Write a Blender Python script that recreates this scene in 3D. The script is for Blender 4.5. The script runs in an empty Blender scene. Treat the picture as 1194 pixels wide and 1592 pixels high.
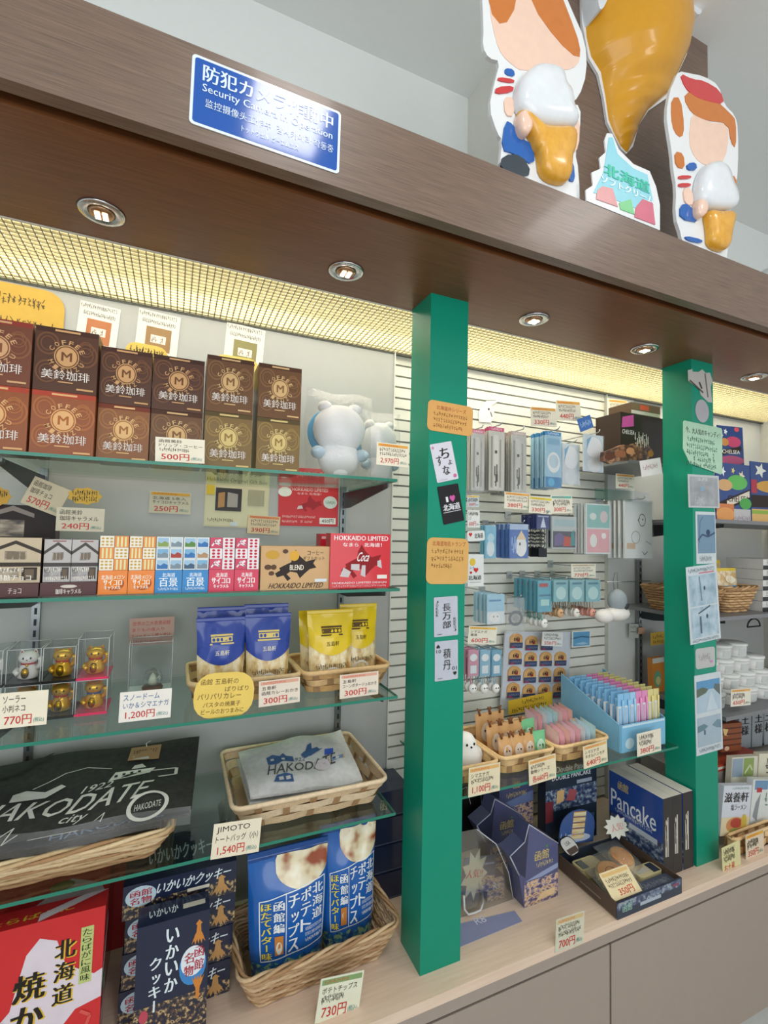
import bpy, math, random
from mathutils import Matrix, Vector

# ------------------------------------------------------------------ camera, world, lights, exposure
scn = bpy.context.scene
COL = scn.collection
F = 742.024
YAW, PITCH, ROLL = .4119, .0494, .0211
CAM = Vector((-.5116, -.93, .9298))
_f = Vector((math.sin(YAW)*math.cos(PITCH), math.cos(YAW)*math.cos(PITCH), math.sin(PITCH)))
_r = Vector((math.cos(YAW), -math.sin(YAW), 0))
_u = _r.cross(_f)
_r, _u = _r*math.cos(ROLL)+_u*math.sin(ROLL), _u*math.cos(ROLL)-_r*math.sin(ROLL)
cam_data = bpy.data.cameras.new('camera')
cam = bpy.data.objects.new('camera', cam_data)
COL.objects.link(cam)
cam.matrix_world = Matrix(((_r.x, _u.x, -_f.x, CAM.x), (_r.y, _u.y, -_f.y, CAM.y), (_r.z, _u.z, -_f.z, CAM.z), (0, 0, 0, 1)))
cam_data.sensor_fit = 'HORIZONTAL'
cam_data.sensor_width = 36.0
cam_data.lens = F/1194*36.0
cam_data.clip_start = .01
scn.camera = cam

world = bpy.data.worlds.new('room_daylight')
scn.world = world
world.use_nodes = True
world.node_tree.nodes['Background'].inputs[0].default_value = (.93, .97, 1.0, 1)
world.node_tree.nodes['Background'].inputs[1].default_value = .70

def area(name, loc, sx, sy, power, color=(1, 1, 1), rot=(0, 0, 0)):
    l = bpy.data.lights.new(name, 'AREA')
    l.shape = 'RECTANGLE'; l.size = sx; l.size_y = sy; l.energy = power; l.color = color
    o = bpy.data.objects.new(name, l); COL.objects.link(o)
    o.location = loc; o.rotation_euler = rot
    return o
def spot(name, loc, power, color, size=1.9, blend=.8, rad=.02):
    l = bpy.data.lights.new(name, 'SPOT')
    l.energy = power; l.color = color; l.spot_size = size; l.spot_blend = blend; l.shadow_soft_size = rad
    o = bpy.data.objects.new(name, l); COL.objects.link(o); o.location = loc
    return o
area('ceiling_lamp_over_aisle', (-.19, -1.2, 2.46), .26, .34, 6, (1, .98, .95))
area('ceiling_lamp_by_entrance', (1.18, -1.22, 2.46), .3, .34, 5, (1, .98, .95))
area('ceiling_fill_uplight', (-.6, -3.6, 1.3), 3.4, 2.2, 74, (.93, .97, 1), (math.radians(132), 0, 0))  # added unseen light, no window modelled; tilted up to brighten the ceiling
for lx, lp in ((-.95, 4.2), (-.28, 4.6), (.45, 5.6), (1.2, 6), (1.66, 3)):                       # fluorescent tubes behind the louvre
    area('cornice_tube', (lx, .235, 1.545), (.74 if lx < 1.5 else .5), .235, lp, (1, .95, .80))
SPOTS = [(-.65, .01), (-.204, 0), (.296, .001), (.705, .008), (1.231, .012)]
for sx_, sy_ in SPOTS:
    spot('downlight_beam', (sx_, sy_, 1.474), 2.6, (1, .86, .68))
scn.view_settings.view_transform = 'Standard'
scn.view_settings.look = 'None'
scn.view_settings.exposure = 0.0
scn.view_settings.gamma = 1
scn.view_settings.use_curve_mapping = False
scn.cycles.transparent_max_bounces = 24
scn.cycles.max_bounces = 8

# ------------------------------------------------------------------ helpers
def at(px, py, X=None, Y=None, Z=None):
    """the point of the place seen at photo pixel (px, py) on the plane X, Y or Z"""
    d = _f+_r*((px-597)/F)-_u*((py-796)/F)
    i, v = (0, X) if X is not None else (1, Y) if Y is not None else (2, Z)
    return CAM+d*((v-CAM[i])/d[i])

def lin(h):
    h = h.lstrip('#')
    c = [int(h[i:i+2], 16)/255 for i in (0, 2, 4)]
    return tuple(x/12.92 if x <= .04045 else ((x+.055)/1.055)**2.4 for x in c)+(1,)

MATS = {}
def M(hexc, rough=.55, metal=0., var=.07, scale=40., coat=0., emit=0., spec=.4):
    """plain coloured surface with a faint procedural mottling"""
    key = (hexc, rough, metal, coat, emit, var)
    if key in MATS: return MATS[key]
    m = bpy.data.materials.new('surface_'+hexc.strip('#')); m.use_nodes = True
    nt = m.node_tree; b = nt.nodes['Principled BSDF']
    c = lin(hexc)
    tc = nt.nodes.new('ShaderNodeTexCoord'); n = nt.nodes.new('ShaderNodeTexNoise'); n.inputs['Scale'].default_value = scale
    mx = nt.nodes.new('ShaderNodeMix'); mx.data_type = 'RGBA'
    mx.inputs[6].default_value = tuple(x*(1-var) for x in c[:3])+(1,)
    mx.inputs[7].default_value = tuple(min(1, x*(1+var)) for x in c[:3])+(1,)
    nt.links.new(tc.outputs['Object'], n.inputs['Vector']); nt.links.new(n.outputs['Fac'], mx.inputs[0])
    nt.links.new(mx.outputs[2], b.inputs['Base Color'])
    b.inputs['Roughness'].default_value = rough; b.inputs['Metallic'].default_value = metal
    b.inputs['Specular IOR Level'].default_value = spec*.8
    b.inputs['Coat Weight'].default_value = coat; b.inputs['Coat Roughness'].default_value = .08
    if emit:
        b.inputs['Emission Color'].default_value = c; b.inputs['Emission Strength'].default_value = emit
    MATS[key] = m
    return m

def PM(name, stops, scale=20., kind='noise', rough=.45, stretch=(1, 1, 1), detail=6., coat=0., bump=0., interp='LINEAR'):
    """printed photograph / grain: a noise or cell texture through a colour ramp"""
    if name in MATS: return MATS[name]
    m = bpy.data.materials.new(name); m.use_nodes = True
    nt = m.node_tree; b = nt.nodes['Principled BSDF']
    tc = nt.nodes.new('ShaderNodeTexCoord'); mp = nt.nodes.new('ShaderNodeMapping'); mp.inputs['Scale'].default_value = stretch
    nt.links.new(tc.outputs['Object'], mp.inputs['Vector'])
    if kind == 'noise':
        t = nt.nodes.new('ShaderNodeTexNoise'); t.inputs['Scale'].default_value = scale; t.inputs['Detail'].default_value = detail; out = t.outputs['Fac']
    else:
        t = nt.nodes.new('ShaderNodeTexVoronoi'); t.inputs['Scale'].default_value = scale; out = t.outputs['Distance' if kind == 'dist' else 'Color']
    nt.links.new(mp.outputs['Vector'], t.inputs['Vector'])
    r = nt.nodes.new('ShaderNodeValToRGB'); e = r.color_ramp.elements; r.color_ramp.interpolation = interp
    while len(e) < len(stops): e.new(.5)
    for el, (p, h) in zip(e, stops): el.position = p; el.color = lin(h)
    nt.links.new(out, r.inputs['Fac']); nt.links.new(r.outputs['Color'], b.inputs['Base Color'])
    b.inputs['Roughness'].default_value = rough; b.inputs['Coat Weight'].default_value = coat; b.inputs['Coat Roughness'].default_value = .1
    if bump:
        bp = nt.nodes.new('ShaderNodeBump'); bp.inputs['Strength'].default_value = bump; bp.inputs['Distance'].default_value = .002
        nt.links.new(out, bp.inputs['Height']); nt.links.new(bp.outputs['Normal'], b.inputs['Normal'])
    MATS[name] = m
    return m

def CLEAR(name, tint, gloss=.10, rough=.03, haze=0.):
    """clear sheet: straight-through light with a thin reflecting surface"""
    if name in MATS: return MATS[name]
    m = bpy.data.materials.new(name); m.use_nodes = True
    nt = m.node_tree; nt.nodes.clear()
    o = nt.nodes.new('ShaderNodeOutputMaterial'); t = nt.nodes.new('ShaderNodeBsdfTransparent'); g = nt.nodes.new('ShaderNodeBsdfGlossy')
    mx = nt.nodes.new('ShaderNodeMixShader'); lw = nt.nodes.new('ShaderNodeLayerWeight'); mm = nt.nodes.new('ShaderNodeMath')
    t.inputs[0].default_value = lin(tint); g.inputs['Roughness'].default_value = rough
    n = nt.nodes.new('ShaderNodeTexNoise'); n.inputs['Scale'].default_value = 35; bp = nt.nodes.new('ShaderNodeBump'); bp.inputs['Strength'].default_value = .25 if haze else .02; bp.inputs['Distance'].default_value = .01
    nt.links.new(n.outputs['Fac'], bp.inputs['Height']); nt.links.new(bp.outputs['Normal'], g.inputs['Normal'])
    lw.inputs[0].default_value = .35; mm.operation = 'MULTIPLY_ADD'; mm.inputs[1].default_value = .3; mm.inputs[2].default_value = gloss*.4
    nt.links.new(lw.outputs['Fresnel'], mm.inputs[0]); nt.links.new(mm.outputs[0], mx.inputs[0])
    nt.links.new(t.outputs[0], mx.inputs[1]); nt.links.new(g.outputs[0], mx.inputs[2])
    last = mx
    if haze:
        d = nt.nodes.new('ShaderNodeBsdfDiffuse'); d.inputs[0].default_value = (.8, .84, .86, 1); m2 = nt.nodes.new('ShaderNodeMixShader'); m2.inputs[0].default_value = haze
        nt.links.new(mx.outputs[0], m2.inputs[1]); nt.links.new(d.outputs[0], m2.inputs[2]); last = m2
    nt.links.new(last.outputs[0], o.inputs[0])
    MATS[name] = m
    return m

def WOOD(name, c1, c2, rough=.4, stretch=(1, 30, 30), coat=0.):
    return PM(name, [(.3, c1), (.7, c2)], scale=5, stretch=stretch, rough=rough, detail=8, coat=coat, bump=.06)

_TX = {}
def text_shape(s, bold=.012):
    """outline of a piece of writing scaled into the unit square"""
    k = (s, bold)
    if k in _TX: return _TX[k]
    c = bpy.data.curves.new('writing', 'FONT'); c.body = s; c.resolution_u = 2; c.offset = bold
    o = bpy.data.objects.new('writing', c)
    me = o.to_mesh()
    vs = [v.co.to_2d() for v in me.vertices]; fs = [tuple(p.vertices) for p in me.polygons]
    o.to_mesh_clear(); bpy.data.objects.remove(o); bpy.data.curves.remove(c)
    if vs:
        x0 = min(v.x for v in vs); x1 = max(v.x for v in vs); y0 = min(v.y for v in vs); y1 = max(v.y for v in vs)
        w = max(x1-x0, 1e-4); h = max(y1-y0, 1e-4)
        vs = [((v.x-x0)/w, (v.y-y0)/h) for v in vs]
    _TX[k] = (vs, fs)
    return _TX[k]

def rrect(w, h, r, n=4, x=0, y=0):
    p = []
    for cx, cy, a in ((w-r, h-r, 0), (r, h-r, 90), (r, r, 180), (w-r, r, 270)):
        for i in range(n+1):
            t = math.radians(a+90*i/n); p.append((x+cx+r*math.cos(t), y+cy+r*math.sin(t)))
    return p
def ell(cx, cy, rx, ry, n=20):
    return [(cx+rx*math.cos(2*math.pi*i/n), cy+ry*math.sin(2*math.pi*i/n)) for i in range(n)]
def burst(cx, cy, r1, r2, n=12, sq=1.):
    return [(cx+(r1 if i % 2 else r2)*math.cos(math.pi*i/n), cy+sq*(r1 if i % 2 else r2)*math.sin(math.pi*i/n)) for i in range(2*n)]
HEART = [(.5, .0), (.1, .42), (.0, .7), (.1, .93), (.28, 1.), (.43, .92), (.5, .78), (.57, .92), (.72, 1.), (.9, .93), (1., .7), (.9, .42)]
HOKKAIDO = [(.30, .0), (.20, .18), (.05, .12), (.0, .25), (.12, .34), (.10, .42), (.25, .52), (.38, .60), (.40, .80), (.48, 1.), (.58, .80), (.74, .62), (.84, .66), (.98, .70), (.92, .56), (1., .42), (.84, .38), (.70, .22), (.60, .08), (.52, .26), (.36, .30), (.28, .22), (.38, .08)]

class MB:
    """collects shapes and links them as ONE mesh object"""
    def __init__(s): s.v = []; s.f = []; s.m = []; s.sm = []; s.mats = []; s.rnd = random.Random(7)
    def mi(s, m):
        if isinstance(m, str): m = M(m)
        if m not in s.mats: s.mats.append(m)
        return s.mats.index(m)
    def add(s, vs, fs, m, smooth=False):
        b = len(s.v); k = s.mi(m); s.v.extend(tuple(x) for x in vs)
        for q in fs: s.f.append(tuple(b+i for i in q)); s.m.append(k); s.sm.append(smooth)
        return s
    def box(s, x0, x1, y0, y1, z0, z1, m, T=None):
        vs = [(x, y, z) for z in (z0, z1) for y in (y0, y1) for x in (x0, x1)]
        if T: vs = [T @ Vector(v) for v in vs]
        return s.add(vs, [(0, 2, 3, 1), (4, 5, 7, 6), (0, 1, 5, 4), (2, 6, 7, 3), (0, 4, 6, 2), (1, 3, 7, 5)], m)
    def rbox(s, x0, x1, y0, y1, z0, z1, m, r=.004):
        """box with its vertical edges rounded"""
        p = rrect(x1-x0, y1-y0, r, 3, x0, y0); n = len(p)
        vs = [(a, b, z0) for a, b in p]+[(a, b, z1) for a, b in p]
        return s.add(vs, [(i, (i+1) % n, n+(i+1) % n, n+i) for i in range(n)]+[tuple(range(n-1, -1, -1)), tuple(range(n, 2*n))], m)
    def prism(s, pts, y0, y1, m, mside=None):
        """outline in x-z given thickness from y0 (front) to y1"""
        ar = sum(a[0]*b[1]-b[0]*a[1] for a, b in zip(pts, pts[1:]+pts[:1]))
        if ar < 0: pts = pts[::-1]
        n = len(pts)
        vs = [(a, y0, b) for a, b in pts]+[(a, y1, b) for a, b in pts]
        s.add(vs, [tuple(range(n)), tuple(range(2*n-1, n-1, -1))], m)
        s.add(vs, [((i+1) % n, i, n+i, n+(i+1) % n) for i in range(n)], mside or m)
        return s
    def tube(s, pts, r, m, n=6, closed=False, sq=1., cap=True):
        P = [Vector(p) for p in pts]; N = len(P); vs = []; up = Vector((0, 0, 1))
        for i, p in enumerate(P):
            a = P[(i-1) % N] if closed or i else p; b = P[(i+1) % N] if closed or i < N-1 else p
            t = (b-a); t = t.normalized() if t.length > 1e-9 else Vector((1, 0, 0))
            e = up.cross(t); e = e.normalized() if e.length > .05 else Vector((0, 1, 0)).cross(t).normalized()
            g = t.cross(e); rr = r[i] if isinstance(r, (list, tuple)) else r
            for k in range(n):
                an = 2*math.pi*k/n; vs.append(p+e*(rr*math.cos(an))+g*(rr*sq*math.sin(an)))
        fs = []
        for i in range(N if closed else N-1):
            j = (i+1) % N
            for k in range(n): fs.append((i*n+k, i*n+(k+1) % n, j*n+(k+1) % n, j*n+k))
        if not closed and cap: fs += [tuple(range(n-1, -1, -1)), tuple((N-1)*n+k for k in range(n))]
        return s.add(vs, fs, m, True)
    def lathe(s, prof, m, n=18, c=(0, 0, 0), sx=1., sy=1., smooth=True, T=None):
        vs = []; fs = []
        for r, z in prof:
            for k in range(n):
                a = 2*math.pi*k/n; vs.append(Vector((c[0]+r*sx*math.cos(a), c[1]+r*sy*math.sin(a), c[2]+z)))
        if T: vs = [T @ v for v in vs]
        for i in range(len(prof)-1):
            for k in range(n): fs.append((i*n+k, i*n+(k+1) % n, (i+1)*n+(k+1) % n, (i+1)*n+k))
        fs += [tuple(range(n-1, -1, -1)), tuple((len(prof)-1)*n+k for k in range(n))]
        return s.add(vs, fs, m, smooth)
    def ball(s, c, rx, ry, rz, m, n=14, T=None):
        k = 8
        return s.lathe([(math.sin(math.pi*i/k)*1.0+1e-4, -math.cos(math.pi*i/k)*rz) for i in range(k+1)], m, n, c, rx, ry, True, T)
    def grid(s, nu, nv, fn, mfn, smooth=True):
        vs = [fn(i/nu, j/nv) for j in range(nv+1) for i in range(nu+1)]
        for j in range(nv):
            for i in range(nu):
                a = j*(nu+1)+i; mm = mfn((i+.5)/nu, (j+.5)/nv) if callable(mfn) else mfn
                s.f.append(tuple(len(s.v)+q for q in (a, a+1, a+nu+2, a+nu+1))); s.m.append(s.mi(mm)); s.sm.append(smooth)
        s.v.extend(tuple(x) for x in vs)
        return s
    def art(s, fn, w, h, items, k0=.0003, dk=.00006):
        """flat printed shapes on a face; fn(x, z, lift) gives the point; item sizes are fractions of w and h"""
        k = k0
        for it in items:
            t = it[0]; k += dk
            if t == 'r':
                _, x, y, a, b, m = it; s.add([fn(x*w, y*h, k), fn((x+a)*w, y*h, k), fn((x+a)*w, (y+b)*h, k), fn(x*w, (y+b)*h, k)], [(0, 1, 2, 3)], m)
            elif t == 'p':
                _, pts, m = it; s.add([fn(a*w, b*h, k) for a, b in pts], [tuple(range(len(pts)))], m)
            elif t == 'e':
                _, x, y, a, b, m = it; p = ell(x*w, y*h, a*w, b*h); s.add([fn(q[0], q[1], k) for q in p], [tuple(range(len(p)))], m)
            elif t == 'ring':
                _, x, y, a, b, th, m = it; n = 28
                p = [fn(x*w+w*a*q*math.cos(2*math.pi*i/n), y*h+h*b*q*math.sin(2*math.pi*i/n), k) for q in (1-th, 1) for i in range(n)]
                s.add(p, [(i, n+i, n+(i+1) % n, (i+1) % n) for i in range(n)], m)
            elif t == 's':                                  # shape (0..1 outline) in a box
                _, pts, x, y, a, b, m = it; s.add([fn((x+p*a)*w, (y+q*b)*h, k) for p, q in pts], [tuple(range(len(pts)))], m)
            elif t == 't':                                  # writing stretched into a box
                _, txt, x, y, a, b, m = it[:7]; sh = it[7] if len(it) > 7 else 0.; bo = it[8] if len(it) > 8 else .012
                vs, fs = text_shape(txt, 0.); e = bo*.7*a/max(1, len(txt))
                for ci, dx in enumerate((0, -e, e) if bo > .013 else (0,)): s.add([fn((x+dx+p*a+sh*q*b)*w, (y+q*b)*h, k+ci*.00002) for p, q in vs], fs, m)
            elif t == 'v':                                  # writing set top to bottom
                _, txt, x, y, a, b, m = it[:7]; n = len(txt); bo = it[7] if len(it) > 7 else .02
                for i, ch in enumerate(txt):
                    vs, fs = text_shape(ch, 0.); cw = b/n
                    q0, q1 = (.42, .16) if ch in '・' else (.08, .84)
                    if ch == 'ー':
                        s.add([fn((x+a*.42)*w, (y+b-(i+.9)*cw)*h, k), fn((x+a*.58)*w, (y+b-(i+.9)*cw)*h, k), fn((x+a*.58)*w, (y+b-(i+.1)*cw)*h, k), fn((x+a*.42)*w, (y+b-(i+.1)*cw)*h, k)], [(0, 1, 2, 3)], m); continue
                    sm = ch in 'ッャュョっゃゅょ'
                    e0, e1 = (.25, .7) if sm else (0, 1)
                    for ci, dx in enumerate((0, -bo*.7, bo*.7) if bo > .013 else (0,)): s.add([fn((x+a*(dx+e0+p*e1))*w, (y+b-(i+1)*cw+cw*(q0+q*q1*(.75 if sm else 1)))*h, k+ci*.00002) for p, q in vs], fs, m)
            elif t == 'o':                                  # writing around a circle
                _, txt, x, y, r, size, a0, da, m = it
                for i, ch in enumerate(txt):
                    if ch == ' ': continue
                    vs, fs = text_shape(ch, 0.015); an = math.radians(a0+da*i); ca, sa = math.cos(an), math.sin(an); sg = 1 if da < 0 else -1
                    ps = []
                    for p, q in vs:
                        tx = (p-.5)*size*w*.8*sg; rd = r*w+sg*(q-.5)*size*w
                        ps.append(fn(x*w+rd*ca+tx*sa, y*h+rd*sa-tx*ca, k))
                    s.add(ps, fs, m)
            elif t == 'z':                                  # illegible handwriting: short pen strokes
                _, x, y, a, b, m = it[:6]; n = it[6] if len(it) > 6 else 8
                n = int(n*1.6)
                for i in range(n):
                    if s.rnd.random() < .08: continue
                    cx = x+a*(i+.5)/n; hw = a/n*.42
                    for q in range(5):
                        th = s.rnd.choice((0, 0, 0, 1.57, 1.4, .8, -.7)); ln = s.rnd.uniform(.5, 1.); oy = y+b*s.rnd.uniform(.1, .9); ox = cx+hw*s.rnd.uniform(-.5, .5)
                        dx, dy = math.cos(th)*hw*ln*w, math.sin(th)*b*.38*ln*h; tx, ty = -math.sin(th)*b*.04*h, math.cos(th)*b*.04*h
                        kk = k+q*.00001; s.add([fn(ox*w-dx-tx, oy*h-dy-ty, kk), fn(ox*w+dx-tx, oy*h+dy-ty, kk), fn(ox*w+dx+tx, oy*h+dy+ty, kk), fn(ox*w-dx+tx, oy*h-dy+ty, kk)], [(0, 1, 2, 3)], m)
            elif t == 'zone':                               # colour field between two curves, follows a curved face
                _, lo, hi, u0, u1, m = it; nu, nv = 28, 14; g = []
                for j in range(nv+1):
                    for i in range(nu+1):
                        u = u0+(u1-u0)*i/nu; g.append(fn(u*w, (lo(u)+(hi(u)-lo(u))*j/nv)*h, k))
                s.add(g, [(j*(nu+1)+i, j*(nu+1)+i+1, (j+1)*(nu+1)+i+1, (j+1)*(nu+1)+i) for j in range(nv) for i in range(nu)], m, True)
            elif t == 'l':                                  # drawn line
                _, pts, th, m = it
                fine = [pts[0]]
                for (a, b), (c, d) in zip(pts, pts[1:]):
                    q = max(1, int(math.hypot(c-a, d-b)/.06)); fine += [(a+(c-a)*(i+1)/q, b+(d-b)*(i+1)/q) for i in range(q)]
                for (a, b), (c, d) in zip(fine, fine[1:]):
                    ax, ay, bx, by = a*w, b*h, c*w, d*h; L = math.hypot(bx-ax, by-ay) or 1e-6; nx, ny = -(by-ay)/L*th*w/2, (bx-ax)/L*th*w/2
                    s.add([fn(ax-nx, ay-ny, k), fn(bx-nx, by-ny, k), fn(bx+nx, by+ny, k), fn(ax+nx, ay+ny, k)], [(0, 1, 2, 3)], m)
        return s
    def build(s, name, parent=None, matrix=None):
        me = bpy.data.meshes.new(name); me.from_pydata(s.v, [], s.f)
        for m in s.mats: me.materials.append(m)
        me.polygons.foreach_set('material_index', s.m); me.polygons.foreach_set('use_smooth', s.sm)
        me.update()
        o = bpy.data.objects.new(name, me); COL.objects.link(o)
        if parent: o.parent = parent
        if matrix is not None: o.matrix_world = matrix
        return o

FRONT = lambda x, z, k: (x, -k, z)
def FY(y): return lambda x, z, k: (x, y-k, z)

def tag(o, label, cat, group=None, kind=None):
    o['label'] = label; o['category'] = cat
    if group: o['group'] = group
    if kind: o['kind'] = kind
    return o
def empty(name, label, cat, loc, rz=0., group=None, matrix=None):
    o = bpy.data.objects.new(name, None); COL.objects.link(o); o.empty_display_size = .02
    o.matrix_world = matrix if matrix is not None else Matrix.Translation(Vector(loc)) @ Matrix.Rotation(rz, 4, 'Z')
    return tag(o, label, cat, group)
def struct(name, mb): 
    o = mb.build(name); o['kind'] = 'structure'; return o
def copy_thing(src, loc=None, rz=None, label=None, group=None, name=None):
    r = src.copy(); COL.objects.link(r)
    if loc is not None:
        r.matrix_world = Matrix.Translation(Vector(loc)) @ Matrix.Rotation(rz or 0., 4, 'Z')
    if label: r['label'] = label
    if group: r['group'] = group
    for ch in list(src.children):
        c = ch.copy(); COL.objects.link(c); c.parent = r
        for g in ch.children:
            d = g.copy(); COL.objects.link(d); d.parent = c
    return r
def TM(loc, rz=0., rx=0.):
    return Matrix.Translation(Vector(loc)) @ Matrix.Rotation(rz, 4, 'Z') @ Matrix.Rotation(rx, 4, 'X')

def plane_frame(bl, br, tl, Y, Yr=None):
    """matrix, width and height of an upright sheet seen between three photo pixels at depth Y"""
    a = at(*bl, Y=Y); b = at(*br, Y=Y if Yr is None else Yr); c = at(*tl, Y=Y)
    ex = (b-a); w = ex.length; ex.normalize(); ez = c-a; ez -= ex*ez.dot(ex); h = ez.length; ez.normalize(); ey = ez.cross(ex)
    m = Matrix(((ex.x, ey.x, ez.x, a.x), (ex.y, ey.y, ez.y, a.y), (ex.z, ey.z, ez.z, a.z), (0, 0, 0, 1)))
    return m, w, h

def sheet(name, label, cat, bl, br, tl, Y, items, base='#e9e4d6', rough=.5, th=.0012, r=0., Yr=None, group=None, shape=None):
    m, w, h = plane_frame(bl, br, tl, Y, Yr)
    mb = MB(); bm = base if not isinstance(base, str) else M(base, rough)
    if shape: mb.prism([(a*w, b*h) for a, b in shape], 0, th, bm)
    elif r: mb.prism(rrect(w, h, r*min(w, h)), 0, th, bm)
    else: mb.box(0, w, 0, th, 0, h, bm)
    mb.art(FRONT, w, h, items)
    return tag(mb.build(name, None, m), label, cat, group)

INK, RED, TEAL, PALE = '#2a2622', '#c4302a', '#1e7f78', '#ece3cc'
def price(label, bl, br, tl, Y, lines, cost, band='#e3a548', base=PALE, Yr=None, tax=True, bandh=.12, bandtext=True, title=INK):
    it = []
    if band:
        it.append(('r', .04, 1-bandh-.04, .92, bandh, band))
        if bandtext: it.append(('z', .1, 1-bandh-.02, .55, bandh*.7, RED, 8))
    top = 1-(bandh+.08 if band else .06); n = len(lines); lh = (top-.42)/max(n, 1)
    for i, ln in enumerate(lines):
        y = top-(i+1)*lh+.02
        if ln.startswith('~'): it.append(('z', .08, y, float(ln[1:]), lh*.8, title, 9))
        else: it.append(('t', ln, .07, y, min(.88, .115*len(ln)), lh*.78, title))
    it.append(('t', cost, .12 if tax else .1, .08, .56, .27, RED, 0, .02))
    if tax: it.append(('t', '(税込)', .72, .09, .22, .15, TEAL))
    return sheet('price_tag', label, 'price tag', bl, br, tl, Y, it, base, group='handwritten price tags', Yr=Yr)
# ------------------------------------------------------------------ the setting
ZS = 1.4825; S1, S2, S3, S4 = 1.055, .815, .584, .338; YF, YW = .02, .369
CREAM = M('#dcdcd6', .5, var=.02); WHITEP = M('#d6d8d6', .45, var=.02)
WD = WOOD('dark_walnut_laminate', '#5e4b3f', '#7d6656', .36, (2.5, 110, 110), .12)
WDS = WOOD('downlit_walnut_soffit', '#623a1e', '#7c4c2a', .36, (2.5, 110, 110), .1)  # same walnut, redder: warm downlight glow put into the soffit colour
WDK = WOOD('dark_walnut_edge', '#3b2a1f', '#55402f', .5, (1.2, 40, 40))
GREEN = M('#058a6e', .32, var=.02); STEEL = M('#8d9294', .3, .9, var=.03); DKST = M('#3c4246', .4, .7)
GLASS = CLEAR('shelf_glass', '#eef7f2', .08); GEDGE = M('#2f7d68', .15, var=.05)
CLR = CLEAR('clear_plastic', '#f4f6f6', .12, .05); FILM = CLEAR('cellophane', '#fafafa', .12, .12, .06)

mb = MB(); mb.box(-3, 4, -3.2, .5, -.66, -.62, M('#c9c2b6', .5)); struct('floor', mb)
mb = MB(); mb.box(-3, 4, -3.2, .52, 2.5, 2.54, M('#eceeec', .7, var=.02)); struct('ceiling', mb)
mb = MB(); mb.box(-3, 4, .46, .52, -.62, 2.5, M('#dfe3df', .7, var=.02)); struct('wall_back', mb)
# column that carries the display boards: white sides, walnut face
mb = MB(); mb.box(.39, .968, .004, .46, 1.625, 2.5, M('#dcdcd4', .6, var=.02)); mb.box(.385, .973, -.012, .004, 1.625, 2.5, WD); struct('pillar_display', mb)

# shelf back panels
mb = MB(); mb.box(-1.5, .073, .357, .369, 0, ZS, M('#aeb0ae', .4, var=.02)); struct('wall_panel', mb)
mb = MB(); SL = M('#dcddd3', .4, var=.02); n = 44; p0 = .0335
mb.box(.075, .953, .378, .385, 0, ZS+.06, M('#8b8c84', .6))
for i in range(n):
    z = .012+i*p0
    if z+p0 > ZS+.02: break
    mb.box(.075, .953, .369, .379, z, z+p0-.0055, SL)
struct('wall_slatted', mb)
mb = MB(); mb.box(.955, 1.107, .366, .38, 0, ZS+.06, M('#dcdfdc', .4, var=.02)); struct('wall_white_panel', mb)
mb = MB(); mb.box(1.109, 1.93, .369, .38, 0, ZS+.06, M('#b4b6b2', .5, var=.02)); mb.box(1.93, 1.95, -.05, .38, 0, ZS+.06, M('#bab8b0', .5)); struct('wall_grey_panel', mb)
mb = MB(); mb.box(.0735, .0765, .352, .369, 0, ZS, CREAM); mb.box(.9525, .9555, .356, .369, 0, ZS, M('#b9bab4')); struct('trim_1', mb)

# header beam: fascia, groove, soffit board with light slot behind
mb = MB(); mb.box(-2.2, 3.2, -.2238, -.202, ZS, 1.6225, WD); mb.box(-2.2, 3.2, -.202, .37, 1.606, 1.6225, WD); struct('beam_fascia', mb)
mb = MB(); mb.box(-2.2, 3.2, -.181, .098, ZS, ZS+.02, WDS); mb.box(-2.2, 3.2, -.202, -.181, ZS+.018, ZS+.03, WDK); struct('beam_soffit', mb)
mb = MB(); mb.box(-2.2, 3.2, .0982, .1022, ZS-.002, 1.60, M('#cfcdbd', .5)); mb.box(-2.2, 3.2, .1025, .3685, 1.56, 1.60, M('#e8e4d4', .5)); mb.box(-2.2, 3.2, .3655, .3685, ZS+.013, 1.56, M('#e8e4d4', .5)); struct('trim_2', mb)
mb = MB(); LV = M('#a39a78', .5, var=.03)
x = -1.5
while x < 1.93:
    mb.box(x, x+.0022, .103, .3645, ZS, ZS+.004, LV); x += .0145
for i in range(19): mb.box(-1.5, 1.93, .103+i*.0145, .1052+i*.0145, ZS, ZS+.004, LV)
tag(mb.build('light_louvre'), 'pale yellow eggcrate louvre grid glowing behind the brown soffit', 'light louvre')
mb = MB(); mb.box(-1.5, 1.93, .355, .3655, ZS-.006, ZS-.0005, M('#55564f', .5)); struct('trim_3', mb)

def pillar(name, x, w):
    mb = MB(); mb.box(x, x+w, 0, .0935, 0, ZS, GREEN); return struct(name, mb)
pillar('pillar_near', 0, .1); pillar('pillar_far', .896, .1007)

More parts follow.
